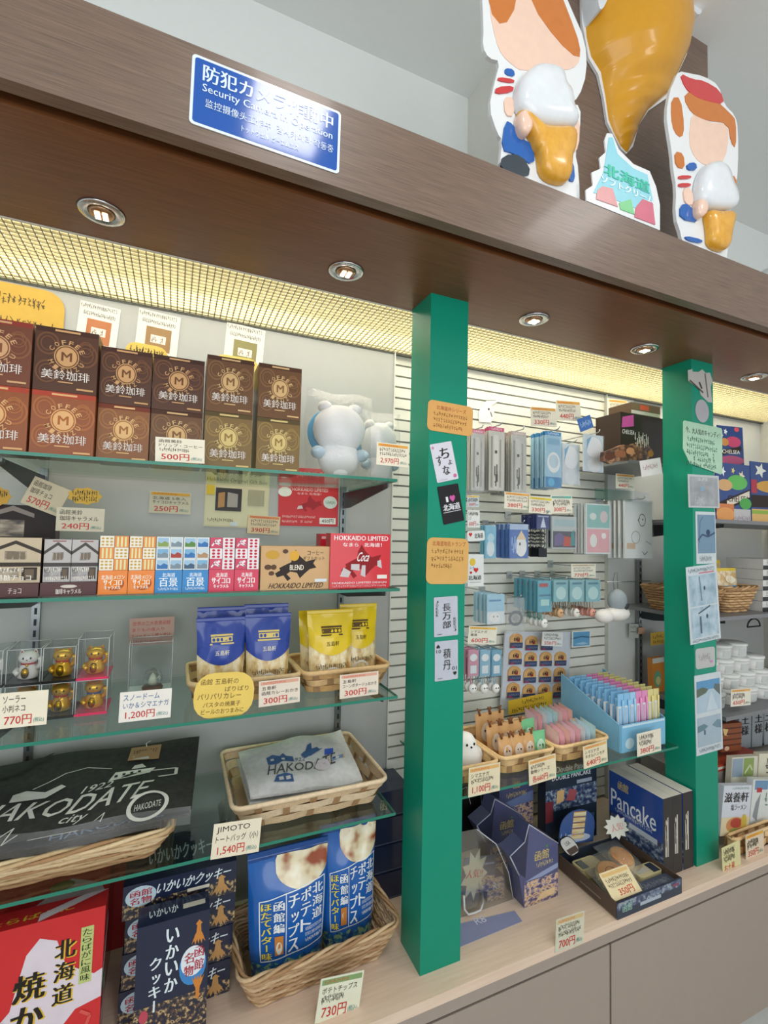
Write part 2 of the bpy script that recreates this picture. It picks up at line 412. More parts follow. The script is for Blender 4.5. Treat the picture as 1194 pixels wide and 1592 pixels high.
# counter: worktop over a band and cabinet units
OAK = WOOD('pale_counter_laminate', '#d9bfa8', '#e4cdb8', .42, (1.5, 30, 30))
TAUPE = M('#a09388', .45, var=.03)
mb = MB(); mb.box(-2.2, 2.4, -.05, .385, -.022, 0, OAK); mb.box(-2.2, 2.4, -.0498, -.046, -.046, -.0222, TAUPE)
tag(mb.build('counter_worktop'), 'long pale wood worktop with taupe edge band under all the goods', 'worktop')
for i, (x0, x1, lb) in enumerate(((-1.3, -.402, 'taupe base cabinet under the potato chip basket and boxes of crackers'), (-.4, .499, 'taupe base cabinet under the nearer green pillar and star gift boxes'), (.501, 1.4, 'taupe base cabinet under the tray of pancakes'))):
    e = empty('base_cabinet', lb, 'cabinet', (x0, -.03, -.62), group='base cabinets')
    mb = MB(); mb.box(0, x1-x0, 0, .4, .2, .565, M('#3a332e', .5)); mb.build('body', e)
    mb = MB(); mb.box(.001, x1-x0-.001, .004, .02, .001, .199, M('#b4b6b4', .35)); mb.build('toe_kick', e)
    mb = MB(); mb.box(.002, x1-x0-.002, -.018, -.001, .196, .5665, TAUPE); mb.build('door', e)

# recessed downlights
for (lx, ly), lb in zip(SPOTS, ('chrome downlight in the soffit above the coffee boxes', 'chrome downlight in the soffit just before the nearer green pillar', 'chrome downlight in the soffit just past the nearer green pillar', 'chrome downlight in the soffit just before the farther green pillar', 'chrome downlight in the soffit just past the farther green pillar')):
    e = empty('ceiling_downlight', lb, 'downlight', (lx, ly, ZS), group='downlights in the soffit')
    mb = MB(); mb.lathe([(.022, -.0015), (.026, -.004), (.035, -.0035), (.038, -.0004)], M('#c9cbcd', .15, 1, var=.02), 32); mb.build('ring', e)
    mb = MB(); mb.lathe([(.0225, -.0012), (.017, -.006), (.012, -.0065)], M('#b08a6a', .2, .8), 24); mb.build('reflector', e)
    mb = MB()
    for a, b in ((-1, -1), (1, -1), (-1, 1), (1, 1)): mb.box(a*.006-.004, a*.006+.004, b*.006-.004, b*.006+.004, -.0085, -.0068, M('#fff0d8', .5, emit=5., var=.0))
    mb.build('bulb', e)

# wall posts, glass shelves, brackets
def post(x, lb):
    mb = MB(); mb.box(x-.008, x+.008, .347, .3565, .02, S1+.01, STEEL)
    for i in range(42): mb.box(x-.0025, x+.0025, .3465, .3471, .03+i*.0245, .044+i*.0245, M('#26282a'))
    tag(mb.build('shelf_post'), lb, 'shelf post', 'slotted posts that carry the glass shelves')
post(-.785, 'slotted metal shelf post behind the gold lucky cats'); post(-.079, 'slotted metal shelf post behind the yellow snack bags')
post(1.115, 'slotted metal shelf post beside the white wall panel past the slats')
def bracket(x, z, lb, ylen=.30):
    e = empty('shelf_bracket', lb, 'bracket', (x, .3445, z), group='shelf brackets')
    mb = MB(); mb.prism([(0, -.001), (-ylen, -.001), (-ylen, -.012), (-.05, -.045), (0, -.045)], -.0015, .0015, DKST)
    m = mb.build('arm', e); m.rotation_euler = (0, 0, math.radians(90))
    mb = MB(); mb.box(-.006, .006, -ylen+.002, -ylen+.018, -.0095, -.0012, CLR); mb.build('clip', e)
for z, nm in ((S1, 'coffee box shelf'), (S2, 'caramel box shelf'), (S3, 'lucky cat shelf'), (S4, 'tote bag shelf')):
    for x, q in ((-.785, 'post behind the lucky cats'), (-.079, 'post behind the yellow snacks')):
        bracket(x, z-.0065, 'dark metal bracket under the %s at the %s' % (nm, q))
def glass_shelf(x0, x1, z, lb, y0=YF, y1=.345):
    e = empty('glass_shelf', lb, 'glass shelf', ((x0+x1)/2, y1, z), group='glass shelves')
    t = .006; W2 = (x1-x0)/2; D = y1-y0
    mb = MB(); mb.add([(-W2, -D, 0), (W2, -D, 0), (W2, 0, 0), (-W2, 0, 0)], [(0, 1, 2, 3)], GLASS); mb.add([(-W2, -D, -t), (W2, -D, -t), (W2, 0, -t), (-W2, 0, -t)], [(3, 2, 1, 0)], GLASS); mb.build('pane', e)
    mb = MB(); mb.box(-W2, W2, -D-.0004, -D, -t, 0, GEDGE); mb.box(-W2-.0004, -W2, -D, 0, -t, 0, GEDGE); mb.box(W2, W2+.0004, -D, 0, -t, 0, GEDGE); mb.build('edge', e)
glass_shelf(-1.3, -.066, S1, 'top glass shelf holding the brown coffee boxes')
glass_shelf(-1.3, -.055, S2, 'glass shelf holding the dice caramel boxes and red gift box')
glass_shelf(-1.3, -.055, S3, 'glass shelf holding lucky cats and blue and yellow snack bags')
glass_shelf(-1.3, -.055, S4, 'lowest glass shelf holding the two tote bag baskets')
glass_shelf(.112, .85, S4, 'glass shelf of the slatted bay holding three baskets and a pen rack')
for z, lb in ((S4-.0065, 'dark metal bracket under the pen rack beside the farther green pillar'),):
    bracket(.83, z, lb)
def wood_shelf(x0, x1, z, lb):
    mb = MB(); mb.box(x0, x1, .03, .345, z-.012, z, M('#77787a', .4)); tag(mb.build('grey_shelf'), lb, 'shelf', 'grey shelves of the farthest bay')
wood_shelf(1.0, 1.928, 1.004, 'grey shelf under the blue candy display cards'); wood_shelf(1.0, 1.928, .696, 'grey shelf under the wicker bread basket'); wood_shelf(1.09, 1.928, .384, 'grey shelf under the white plastic tubs')
for z in (1.004, .696, .384): bracket(1.115, z-.0125, {1.004: 'metal bracket under the candy display shelf of the farthest bay', .696: 'metal bracket under the bread basket shelf of the farthest bay', .384: 'metal bracket under the white tub shelf of the farthest bay'}[z])
# ------------------------------------------------------------------ above the beam
BLUE = M('#1d54a8', .10, coat=.25, var=.02); WHT = M('#eef0f0', .35, var=.02)
m, w, h = plane_frame((293.5, 190), (527, 271), (297, 81), -.2252)
mb = MB(); mb.prism(rrect(w, h, .006), 0, .0012, M('#dfe9ee', .12, coat=.6, var=.02)); mb.prism(rrect(w-.008, h-.008, .004, 4, .004, .004), -.0003, .0002, BLUE)
SW = M('#d5e4ef', .2, var=.02)
mb.art(FRONT, w, h, [('t', '防犯カメラ作動中', .07, .66, .87, .24, SW, 0, .03), ('t', 'Security Camera in Operation', .07, .475, .87, .145, SW, 0, .02), ('t', '监控摄像头工作中  감시카메라 작동중', .09, .295, .86, .12, SW), ('t', 'トットウェル ピーエムエス', .32, .13, .38, .09, SW, 0, .025)], k0=.0008)
tag(mb.build('security_sign', None, m), 'blue security camera sign with white writing stuck on the brown beam', 'sign')

PEACH, ORNG, ORDK, BL2, RD2 = M('#ecc9b4', .18, coat=.4), M('#c8742c', .18, coat=.4), M('#e0a028', .2, coat=.3), M('#1f5fae', .18, coat=.4), M('#c8373a', .18, coat=.4)
BW = M('#e4e6e6', .2, coat=.4, var=.02); WAF = PM('waffle_cone_print', [(.35, '#d99a2b'), (.65, '#e3aa3c')], 60, rough=.25, coat=.3)
def pxs(pts, Y, o):
    r = []
    for p in pts:
        q = at(p[0], p[1], Y=Y)-o; r.append((q.x, q.z))
    return r
def smooth_loop(P, n=2):
    for _ in range(n):
        Q = []
        for a, b in zip(P, P[1:]+P[:1]): Q += [(a[0]*.75+b[0]*.25, a[1]*.75+b[1]*.25), (a[0]*.25+b[0]*.75, a[1]*.25+b[1]*.75)]
        P = Q
    return P
def board(label, Y, outline, patches, parts, base_px):
    o = at(*base_px, Y=Y); o.z = 1.6227; bot = max(p[1] for p in outline)-24
    e = empty('display_board', label, 'display board', o, group='moulded ice cream display boards')
    mb = MB(); mb.prism([(a, max(b, 0.)) for a, b in smooth_loop([(a, -.004 if p[1] > bot else b) for (a, b), p in zip(pxs(outline, Y, o), outline)], 1)], .004, .012, BW)
    for i, (pts, m_) in enumerate(patches): mb.prism([(a, max(b, .002)) for a, b in smooth_loop(pxs(pts, Y, o), 1)], .003-.0003*i, .0041, m_)
    mb.build('panel', e)
    for nm, pts, m_, dz in parts:
        mb = MB(); P = [(a, max(b, .002)) for a, b in smooth_loop(pxs(pts, Y, o))]; cx = sum(p[0] for p in P)/len(P); cz = sum(p[1] for p in P)/len(P)
        n = len(P); vs = []; fs = []
        for i, (sc, yy) in enumerate(((1, .0028), (.985, -dz*.35), (.93, -dz*.65), (.8, -dz*.88), (.5, -dz))):
            vs += [(cx+(a-cx)*sc, yy, cz+(b-cz)*sc) for a, b in P]
        for i in range(4):
            for k in range(n): fs.append((i*n+k, i*n+(k+1) % n, (i+1)*n+(k+1) % n, (i+1)*n+k))
        fs.append(tuple(range(4*n, 5*n))); mb.add(vs, fs, m_, True); mb.build(nm, e)
    return e
# boy-sized board: plain colour fields round a big soft-serve cone
board('tall cutout board with orange top and big soft serve, before the walnut column', -.17,
  [(748, -60), (754, 40), (752, 70), (762, 88), (780, 92), (770, 128), (762, 165), (775, 205), (783, 215), (778, 262), (846, 285), (870, 292), (905, 305), (902, 262), (896, 235), (904, 200), (905, 162), (886, 158), (902, 150), (915, 110), (912, 60), (890, 10), (860, -60)],
  [([(762, -55), (762, 10), (772, 60), (782, 84), (800, 100), (812, 108), (880, 108), (900, 100), (905, 80), (880, 20), (850, -55)], PEACH),
   ([(764, -55), (760, 12), (784, 42), (806, 4), (803, -55)], ORNG), ([(815, -55), (828, 6), (868, 62), (902, 92), (904, 70), (886, 20), (856, -55)], ORNG),
   ([(786, 104), (800, 106), (802, 118), (786, 114)], BL2), ([(776, 118), (801, 122), (800, 128), (774, 124)], RD2), ([(772, 134), (800, 132), (798, 142), (770, 145)], RD2),
   ([(784, 150), (800, 150), (800, 180), (786, 178)], PEACH), ([(786, 186), (798, 192), (812, 215), (830, 224), (832, 258), (800, 238), (780, 232)], BL2), ([(884, 252), (892, 250), (895, 282), (884, 280)], BL2), ([(782, 240), (812, 240), (828, 270), (806, 276), (778, 262)], M('#38424a', .3)), ([(893, 190), (902, 186), (900, 230), (888, 240)], PEACH)],
  [('soft_serve', [(798, 168), (800, 135), (812, 118), (828, 106), (850, 108), (868, 116), (872, 140), (884, 152), (886, 180), (894, 195), (888, 204), (850, 204), (820, 196), (806, 180)], M('#dfe3e6', .2, coat=.3), .03),
   ('cone', [(797, 170), (822, 190), (828, 200), (858, 204), (893, 202), (890, 240), (884, 246), (884, 292), (838, 281), (834, 240), (828, 234), (822, 214)], WAF, .025),
   ('hand', [(799, 180), (816, 176), (826, 196), (816, 220), (802, 212)], PEACH, .02)], (840, 285))
board('cutout board with red top and soft serve at the beam end of the walnut column', -.17,
  [(1057, 108), (1050, 125), (1044, 138), (1038, 175), (1042, 205), (1047, 235), (1049, 262), (1054, 290), (1052, 335), (1062, 365), (1070, 376), (1098, 386), (1128, 396), (1136, 370), (1140, 345), (1138, 310), (1146, 292), (1150, 260), (1150, 200), (1146, 178), (1128, 160), (1120, 130), (1096, 116), (1075, 112)],
  [([(1078, 168), (1072, 220), (1082, 244), (1098, 256), (1122, 258), (1134, 230), (1134, 190), (1104, 190)], PEACH), ([(1046, 150), (1060, 150), (1066, 196), (1062, 214), (1050, 204), (1045, 180)], ORNG),
   ([(1064, 150), (1074, 140), (1110, 150), (1138, 176), (1146, 186), (1146, 230), (1138, 220), (1134, 190), (1100, 186), (1078, 176)], ORNG), ([(1058, 112), (1078, 122), (1096, 124), (1122, 140), (1128, 162), (1100, 156), (1080, 148), (1066, 134)], RD2), ([(1132, 274), (1146, 272), (1146, 300), (1136, 296)], ORNG), ([(1050, 234), (1064, 238), (1066, 262), (1052, 258)], ORNG),
   ([(1056, 272), (1076, 272), (1075, 277), (1056, 278)], RD2), ([(1056, 284), (1075, 284), (1074, 290), (1056, 290)], RD2), ([(1062, 292), (1076, 292), (1080, 318), (1066, 318)], PEACH), ([(1058, 318), (1072, 316), (1090, 346), (1058, 340)], BL2), ([(1064, 366), (1092, 372), (1092, 378), (1070, 374)], BL2), ([(1068, 254), (1082, 252), (1084, 264), (1070, 264)], BL2)],
  [('soft_serve', [(1080, 316), (1078, 292), (1084, 270), (1096, 256), (1112, 254), (1124, 266), (1130, 290), (1140, 310), (1140, 328), (1110, 330), (1092, 326)], M('#dfe3e6', .2, coat=.3), .028),
   ('cone', [(1092, 328), (1112, 332), (1138, 330), (1134, 352), (1130, 366), (1127, 395), (1098, 385), (1098, 362)], WAF, .022),
   ('hand', [(1078, 312), (1092, 312), (1094, 334), (1084, 344), (1076, 336)], PEACH, .018)], (1098, 386))
# big cone relief hung on the column
Y = -.02; o = at(975, 240, Y=Y)
e = empty('cone_relief', 'huge orange moulded cone relief mounted high on the walnut column', 'display board', o)
P = [(903, -50), (905, 35), (915, 90), (930, 115), (938, 150), (944, 190), (953, 208), (966, 232), (974, 239), (984, 228), (993, 195), (1008, 172), (1040, 150), (1055, 112), (1068, 84), (1070, 45), (1064, -50)]
mb = MB(); mb.prism(pxs(P, Y, o), 0, .007, BW); mb.build('panel', e)
OC = M('#d79a26', .3, coat=.2); 
P2 = [(908, 28), (930, 8), (985, 2), (1040, 18), (1064, 42), (1066, 80), (1052, 112), (1036, 148), (1006, 168), (990, 194), (981, 226), (974, 235), (966, 228), (954, 204), (946, 186), (941, 150), (933, 112), (918, 88), (909, 58)]

Lc = [(909, 20), (912, 58), (919, 88), (934, 112), (941, 150), (946, 186), (954, 206), (964, 226), (973, 236)]
Rc = [(1064, 20), (1067, 58), (1062, 88), (1052, 112), (1037, 146), (1006, 172), (992, 196), (983, 222), (976, 236)]
Lw, Rw = pxs(Lc, Y, o), pxs(Rc, Y, o)
def spl(P, t):
    x = t*(len(P)-1); i = min(int(x), len(P)-2); f = x-i
    return (P[i][0]+(P[i+1][0]-P[i][0])*f, P[i][1]+(P[i+1][1]-P[i][1])*f)
def conesurf(u, v):
    a, b = spl(Lw, v), spl(Rw, v); wd = b[0]-a[0]; q = math.sin(math.pi*u)**.6
    st = 1/(1+math.exp(-(v-.44)*60)); st2 = 1/(1+math.exp(-(v-.62)*60)); dep = q*wd*(.26-.09*st+.05*st2)+.004*q*(1 if abs(v-.5) < .02 or abs(v-.57) < .02 or abs(v-.8) < .02 else 0)
    return (a[0]+wd*u, -dep, a[1]+(b[1]-a[1])*u)
mb = MB(); mb.grid(30, 48, conesurf, OC)
mb.build('cone', e)
mb = MB(); Q = smooth_loop(pxs([(905, 30), (900, -60), (1066, -60), (1069, 40), (1058, 52), (1040, 14), (985, -4), (930, 4), (912, 50)], Y, o)); mb.prism(Q, -.05, .0, M('#dfe3e6', .25)); mb.build('soft_serve', e)
# small die-cut sign at its foot
Y = -.19; o = at(970, 340, Y=Y); o.z = 1.6227
P = [(944, 207), (952, 208), (962, 232), (985, 255), (1010, 266), (1020, 290), (1026, 318), (1026, 358), (912, 312), (911, 295), (922, 288), (920, 268), (934, 262), (932, 245), (942, 236), (940, 218)]
e = empty('cream_sign', 'small white edged die-cut sign reading soft cream at the foot of the cone', 'sign', o)
mb = MB(); mb.prism(pxs(P, Y, o), 0, .003, BW)
mb.prism(pxs([(946, 214), (952, 214), (960, 240), (984, 262), (1006, 272), (1016, 318), (990, 325), (940, 304), (922, 300), (938, 268)], Y, o), -.001, .0005, M('#8fd0dd', .3, coat=.3))
mb.prism(pxs([(928, 296), (936, 290), (952, 294), (960, 322), (926, 310)], Y, o), -.0016, 0, M('#d99a9a', .3)); mb.prism(pxs([(988, 322), (998, 310), (1014, 316), (1018, 350), (986, 338)], Y, o), -.0016, 0, M('#cf6f82', .3)); mb.prism(pxs([(962, 316), (980, 310), (986, 334), (964, 326)], Y, o), -.0016, 0, M('#7fc98c', .3))
m0, w, h = plane_frame((934, 288), (1016, 312), (938, 252), Y); d = at(934, 288, Y=Y)-o
mb.art(lambda x, z, k: (d.x+x, -.001-k, d.z+z*1.0-(x/w)*.0), w, h, [('t', '北海道', .05, .5, .85, .5, M('#38c0a0', .3), 0, .06), ('t', 'ソフトクリーム', .0, .12, .98, .3, M('#e8f4f6', .3), 0, .05)], k0=.001)
mb.build('panel', e)
# white dome at the far end of the beam
o = at(1235, 440, Y=-.02); o.z = 1.6227
e = empty('white_dome', 'big white rounded display dome on the beam beyond the boards', 'display dome', o)
mb = MB(); mb.lathe([(.17, 0), (.195, .04), (.2, .1), (.185, .17), (.14, .23), (.07, .265), (.002, .275)], M('#dbe1e4', .35, var=.02), 32, sy=.75); mb.build('shell', e)
mb = MB(); mb.tube([(.206*math.cos(a), .155*math.sin(a), .12) for a in [2*math.pi*i/36 for i in range(36)]], .005, M('#eef2f4', .3), 6, True); mb.build('rim', e)
mb = MB(); mb.box(-.004, .004, -.0012, 0, -.006, .006, M('#20160f')); o = at(397, 268, Z=ZS+.018)
mb = MB(); mb.box(o.x-.01, o.x+.012, -.2, -.183, ZS+.0165, ZS+.0178, M('#17110c')); tag(mb.build('cable_clip'), 'tiny dark clip in the groove under the beam below the blue sign', 'clip')
# ------------------------------------------------------------------ generic goods
def carton(name, label, cat, loc, w, d, h, rz=0., front=(), top=(), side=(), col='#888888', topcol=None, sidecol=None, group=None, rx=0., rough=.4, coat=.15, lid=False, left=()):
    """a printed carton; local x across the front, y into the shelf"""
    T = TM(loc, rz, rx); mb = MB(); cm = col if not isinstance(col, str) else M(col, rough, coat=coat)
    mb.box(0, w, 0, d, 0, h, cm)
    if topcol: mb.add([(0, 0, h+.0002), (w, 0, h+.0002), (w, d, h+.0002), (0, d, h+.0002)], [(0, 1, 2, 3)], topcol)
    if sidecol:
        for q in (-.0002, w+.0002): mb.add([(q, 0, 0), (q, d, 0), (q, d, h), (q, 0, h)], [(0, 1, 2, 3)], sidecol)
    mb.art(FRONT, w, h, front); mb.art(lambda x, z, k: (x, z, h+.0002+k), w, d, top)
    mb.art(lambda x, z, k: (w+.0002+k, x, z), d, h, side); mb.art(lambda x, z, k: (-.0002-k, d-x, z), d, h, left)
    return tag(mb.build(name, None, T), label, cat, group)

def pouch(name, label, cat, loc, w, h, t, cfn, items=(), rz=0., rx=0., group=None, seal=None, nu=16, nv=20, seed=1, wr=.0015, stand=True, flare=0.):
    """a soft bag: bulging front and back, crimped top seal as a part of its own"""
    rnd = random.Random(seed); ph = [rnd.uniform(0, 6.28) for _ in range(8)]
    def bul(u, v):
        a = max(0, 1-abs(2*u-1)**2.6); b = max(0, 1-(v**5 if v > 0 else 0)) if stand else max(0, 1-abs(2*v-1)**4)
        b *= min(1, (1-v)*3.2)
        return t/2*(a**.6)*(b**.8)
    def wrk(u, v): return wr*(math.sin(9*u+ph[0]+4*v)*math.sin(7*v+ph[1])+.6*math.sin(17*u+ph[2]-9*v))*(.3+.7*v)
    def edge(v): return flare*(v-.6)+(.9+.1*min(1, v*3.5)**.6)-.02*math.sin(v*3.1)+.01*math.sin(9*v+ph[3])
    def fr(u, v, k=0.): return (w*(.5+(u-.5)*edge(v)), -bul(u, v)-wrk(u, v)*min(1, 6*u, 6*(1-u))-k, h*v)
    def bk(u, v): return (w*(.5+(u-.5)*edge(v)), bul(u, v)+.0003, h*v)
    e = empty(name, label, cat, (0, 0, 0), 0, group, TM(loc, rz, rx))
    mb = MB(); mb.grid(nu, nv, fr, cfn); mb.grid(nu, nv, lambda u, v: bk(1-u, v), cfn)
    mb.add([fr(0, 0), fr(.5, 0), fr(1, 0), bk(1, 0), bk(.5, 0), bk(0, 0)], [(5, 4, 3, 2, 1, 0)], cfn(.5, .02) if callable(cfn) else cfn)
    mb.art(lambda x, z, k: fr(x/w, z/h, k), w, h, items, k0=.0014)
    mb.build('bag_body', e)
    if seal:
        mb = MB(); n = 24
        ew = edge(1.)
        mb.grid(n, 4, lambda u, v: (w*(.5+(u-.5)*ew), -.0012+wrk(u, 1)*.0-.0008*math.cos(v*12.6), h*(.995+.055*v)), seal)
        mb.grid(n, 4, lambda u, v: (w*(.5+(.5-u)*ew), .0012, h*(.995+.055*v)), seal); mb.build('top_seal', e)
    return e

def basket(name, label, loc, w, d, h, rz=0., flare=.02, style='willow', cols=('#b08d62', '#caa97c'), group='woven baskets', nrow=None):
    e = empty(name, label, 'basket', loc, rz, group)
    rnd = random.Random(int(w*1e4)); mats = [M(c, .6, var=.2, scale=120) for c in cols]+[M('#a5805a', .6, var=.2, scale=120)]
    r0 = .02
    def per(z, n):
        q = z/h*flare; P = []
        W_, D_ = w-2*flare+2*q, d-2*flare+2*q; x0, y0 = flare-q, flare-q
        pts = rrect(W_, D_, r0, 5, x0, y0); pts.append(pts[0])
        L = [0]
        for a, b in zip(pts, pts[1:]): L.append(L[-1]+math.hypot(b[0]-a[0], b[1]-a[1]))
        k = 0
        for i in range(n):
            s = L[-1]*i/n
            while L[k+1] < s: k += 1
            f = (s-L[k])/max(L[k+1]-L[k], 1e-9); a, b = pts[k], pts[k+1]
            x, y = a[0]+(b[0]-a[0])*f, a[1]+(b[1]-a[1])*f; nx, ny = (b[1]-a[1]), -(b[0]-a[0]); l = math.hypot(nx, ny) or 1
            P.append((x, y, nx/l, ny/l))
        return P
    mb = MB()
    if style == 'willow':
        rows = nrow or max(5, int(h/.0062)); n = 104; st = 26
        for j in range(rows):
            z = .004+(h-.008)*j/(rows-1); P = per(z, n)
            mb.tube([(x+nx*.0022*math.cos(math.pi*(i*st/n)+j*math.pi), y+ny*.0022*math.cos(math.pi*(i*st/n)+j*math.pi), z+rnd.uniform(-.0008, .0008)) for i, (x, y, nx, ny) in enumerate(P)], h/rows*.52, rnd.choice(mats), 5, True)
        A, B = per(.0, 26), per(h, 26)
        for a, b in zip(A, B): mb.tube([(a[0], a[1], .001), (b[0], b[1], h)], .0022, mats[0], 4)
    else:
        rows = nrow or 4; n = 120; st = 20; hh = h/rows
        for j in range(rows):
            P0, P1 = per(hh*(j+.04), n), per(hh*(j+.96), n); vs = []; 
            for i in range(n):
                o = .0022*math.cos(2*math.pi*i*st/n/2+j*math.pi)
                for P, z in ((P0, hh*(j+.04)), (P1, hh*(j+.96))):
                    x, y, nx, ny = P[i]; vs.append((x+nx*o, y+ny*o, z))
            mb.add(vs, [(2*i, 2*((i+1) % n), 2*((i+1) % n)+1, 2*i+1) for i in range(n)], mats[j % 2], True)
        A, B = per(.0, 20), per(h, 20)
        for a, b in zip(A, B):
            tx, ty = -a[3]*.007, a[2]*.007
            mb.add([(a[0]-tx, a[1]-ty, .001), (a[0]+tx, a[1]+ty, .001), (b[0]+tx, b[1]+ty, h), (b[0]-tx, b[1]-ty, h)], [(0, 1, 2, 3)], mats[2])
    P = per(0, 40); mb.add([(x, y, .002) for x, y, _, _ in P], [tuple(range(40))], mats[0])
    mb.build('woven_wall', e)
    mb = MB(); P = per(h, 110)
    if style == 'willow':
        for s in range(3): mb.tube([(x+nx*.005*math.cos(i*.42+s*2.09), y+ny*.005*math.cos(i*.42+s*2.09), h+.003+.004*math.sin(i*.42+s*2.09)) for i, (x, y, nx, ny) in enumerate(P)], .0036, mats[s], 5, True)
    else: mb.tube([(x, y, h) for x, y, nx, ny in P], .0042, mats[1], 6, True, sq=1.3)
    mb.build('rim', e)
    return e

# ------------------------------------------------------------------ coffee boxes, top shelf
CW = '#e2d9cf'
def coffee_art(lt, dk, band, pale):
    it = [('r', 0, .92, 1, .08, band), ('r', .30, .945, .4, .03, pale)]
    for cx, cy, r in ((.16, .74, .20), (.9, .62, .22), (.12, .3, .2), (.86, .86, .14)):
        for q in (1, .66): it.append(('ring', cx if .2 < cx < .8 else (.2 if cx < .5 else .8), cy if cy < .75 else .72, r*q*.9, r*q*.9, .16, lt))
    it += [('e', .5, .56, .2, .185, pale), ('e', .5, .56, .185, .17, dk), ('e', .5, .56, .165, .152, pale), ('t', 'M', .42, .49, .16, .14, dk, 0, .05), ('o', 'COFFEE', .5, .56, .27, .085, 152, -25, pale), ('o', 'MISUZU', .5, .56, .27, .085, 207, 25, pale)]
    it += [('t', '美鈴珈琲', .12, .19, .76, .15, CW, 0, .012), ('r', .38, .145, .24, .018, pale), ('r', .68, .05, .27, .028, pale)]
    return it
KINDS = [('#6e3a22', '#83502f', '#8a3222', '#d0a176'), ('#4c2810', '#6a4020', '#3c1c0c', '#c79a68'), ('#8c4a1f', '#a4602c', '#a83e28', '#dcab74'), ('#835024', '#9a6634', '#702f18', '#d9b078'), ('#64401c', '#7c5630', '#46240f', '#cfab76'), ('#755a28', '#8d7138', '#52421f', '#d0b97a')]
cols = [(-.846, -.748, .05), (-.744, -.650, .05), (-.648, -.563, .066), (-.561, -.470, .066), (-.466, -.376, .06), (-.366, -.277, .06)]
grid_k = [[(2, 'rust brown', 0), (1, 'nearly black brown', 0)], [(2, 'rust orange', 0), (1, 'dark brown', 1)], [(3, 'tan brown', 0), (1, 'dark brown', 2)], [(4, 'mid brown', 0), (1, 'dark brown', 3)], [(5, 'olive brown', 0), (4, 'mid brown', 4)], [(5, 'olive brown', 1), (4, 'mid brown', 5)]]
where = ['at the outer end of the row', 'in the second column from the outer end', 'in the third column from the outer end', 'in the fourth column', 'in the column beside the last one', 'in the last column before the plush toys']
grid_k[0][0] = (2, 'rust brown', 0); grid_k[0][1] = (0, 'reddish brown', 0)
for ci, (x0, x1, yf) in enumerate(cols):
    for ri in (0, 1):
        ki, cn, _ = grid_k[ci][ri]; lt, dk, band, pale = KINDS[ki]
        hgt = .112 if ci not in (2, 3) else .105
        front = coffee_art(lt, dk, band, pale)
        base = dk if False else KINDS[ki][0]
        fr = [('r', 0, 0, 1, 1, M(KINDS[ki][0], .4, coat=.08))]+[(q if q[0] != 'ring' else q[:6]+(M(KINDS[ki][1], .35),)) for q in front]
        carton('coffee_box', '%s drip coffee carton %s %s' % (cn, ('on the glass,', 'stacked on top,')[ri], where[ci]), 'coffee box', (x0, yf, S1+.0004+ri*(hgt+.0006)), x1-x0, .07, hgt, front=fr, col=KINDS[ki][0], group='drip coffee cartons')
price('cream price tag 500 yen leaning on the fourth lower coffee box', (241, 717), (318, 721), (245, 679), .035, ['函館美鈴', 'ドリップ・コーヒー', '~.6'], '500円', None)

# plush toys in clear bags (plain, faceless)
PB_ = M('#c9d6dd', .8, var=.04); PBL = M('#4f9cc8', .8, var=.05); PW = M('#e3e3e2', .85, var=.03)
def plush_bag(label, px, py, wpx, hpx, Y, seed):
    o = at(px, py, Y=Y); s = (at(px+wpx, py, Y=Y)-o).length; hh = (at(px, py-hpx, Y=Y)-o).length; o.z = S1+.0005
    e = empty('plush_toy', label, 'plush toy', o, 0, 'bagged plush toys')
    mb = MB(); mb.ball((s*.5, 0, hh*.26), s*.33, .035, hh*.25, PW, 18); mb.build('body', e)
    mb = MB(); mb.ball((s*.5, -.002, hh*.6), s*.42, .042, hh*.3, PW, 20); mb.build('head', e)
    mb = MB()
    for q in (.26, .74): mb.ball((s*q, .0, hh*.86), s*.11, .02, hh*.07, PW, 12)
    mb.build('ears', e)
    mb = MB(); mb.lathe([(.9, -.006), (1.04, -.004), (1.08, 0), (1.04, .004), (.9, .006)], PBL, 28, (0, 0, 0), s*.42, hh*.30, T=Matrix.Translation((s*.5, .03, hh*.58)) @ Matrix.Rotation(math.pi/2, 4, 'X')); mb.build('blue_cushion', e)
    for q in (.15, .85):
        mb = MB(); mb.ball((s*q, -.012, hh*.3), s*.11, .02, hh*.075, M('#b9cfdc', .85), 10); mb.build('arm', e)
    rnd = random.Random(seed); ph = [rnd.uniform(0, 6) for _ in range(4)]
    def fr(u, v):
        b = (1-abs(2*u-1)**3)*(1-abs(2*v-1)**4); return (s*(-.04+1.08*u+.02*math.sin(7*v+ph[0])), -.05*b-.004*math.sin(11*u+ph[1]+8*v)-.003*math.sin(19*v+ph[2]), hh*(.0+1.05*v+.012*math.sin(8*u+ph[3])*v))
    mb = MB(); mb.grid(16, 20, fr, FILM); mb.build('clear_bag', e)
    return e
plush_bag('plain white plush toy in a clear bag next to the last coffee boxes', 476, 738, 96, 132, .11, 1)
plush_bag('second plain white plush toy in a clear bag, beside the slatted wall', 556, 738, 62, 112, .2, 2)
price('cream price tag 2,970 yen standing before the bagged plush toys', (585, 722), (635, 727), (586, 687), .03, ['~.8', '~.85'], '2,970円')

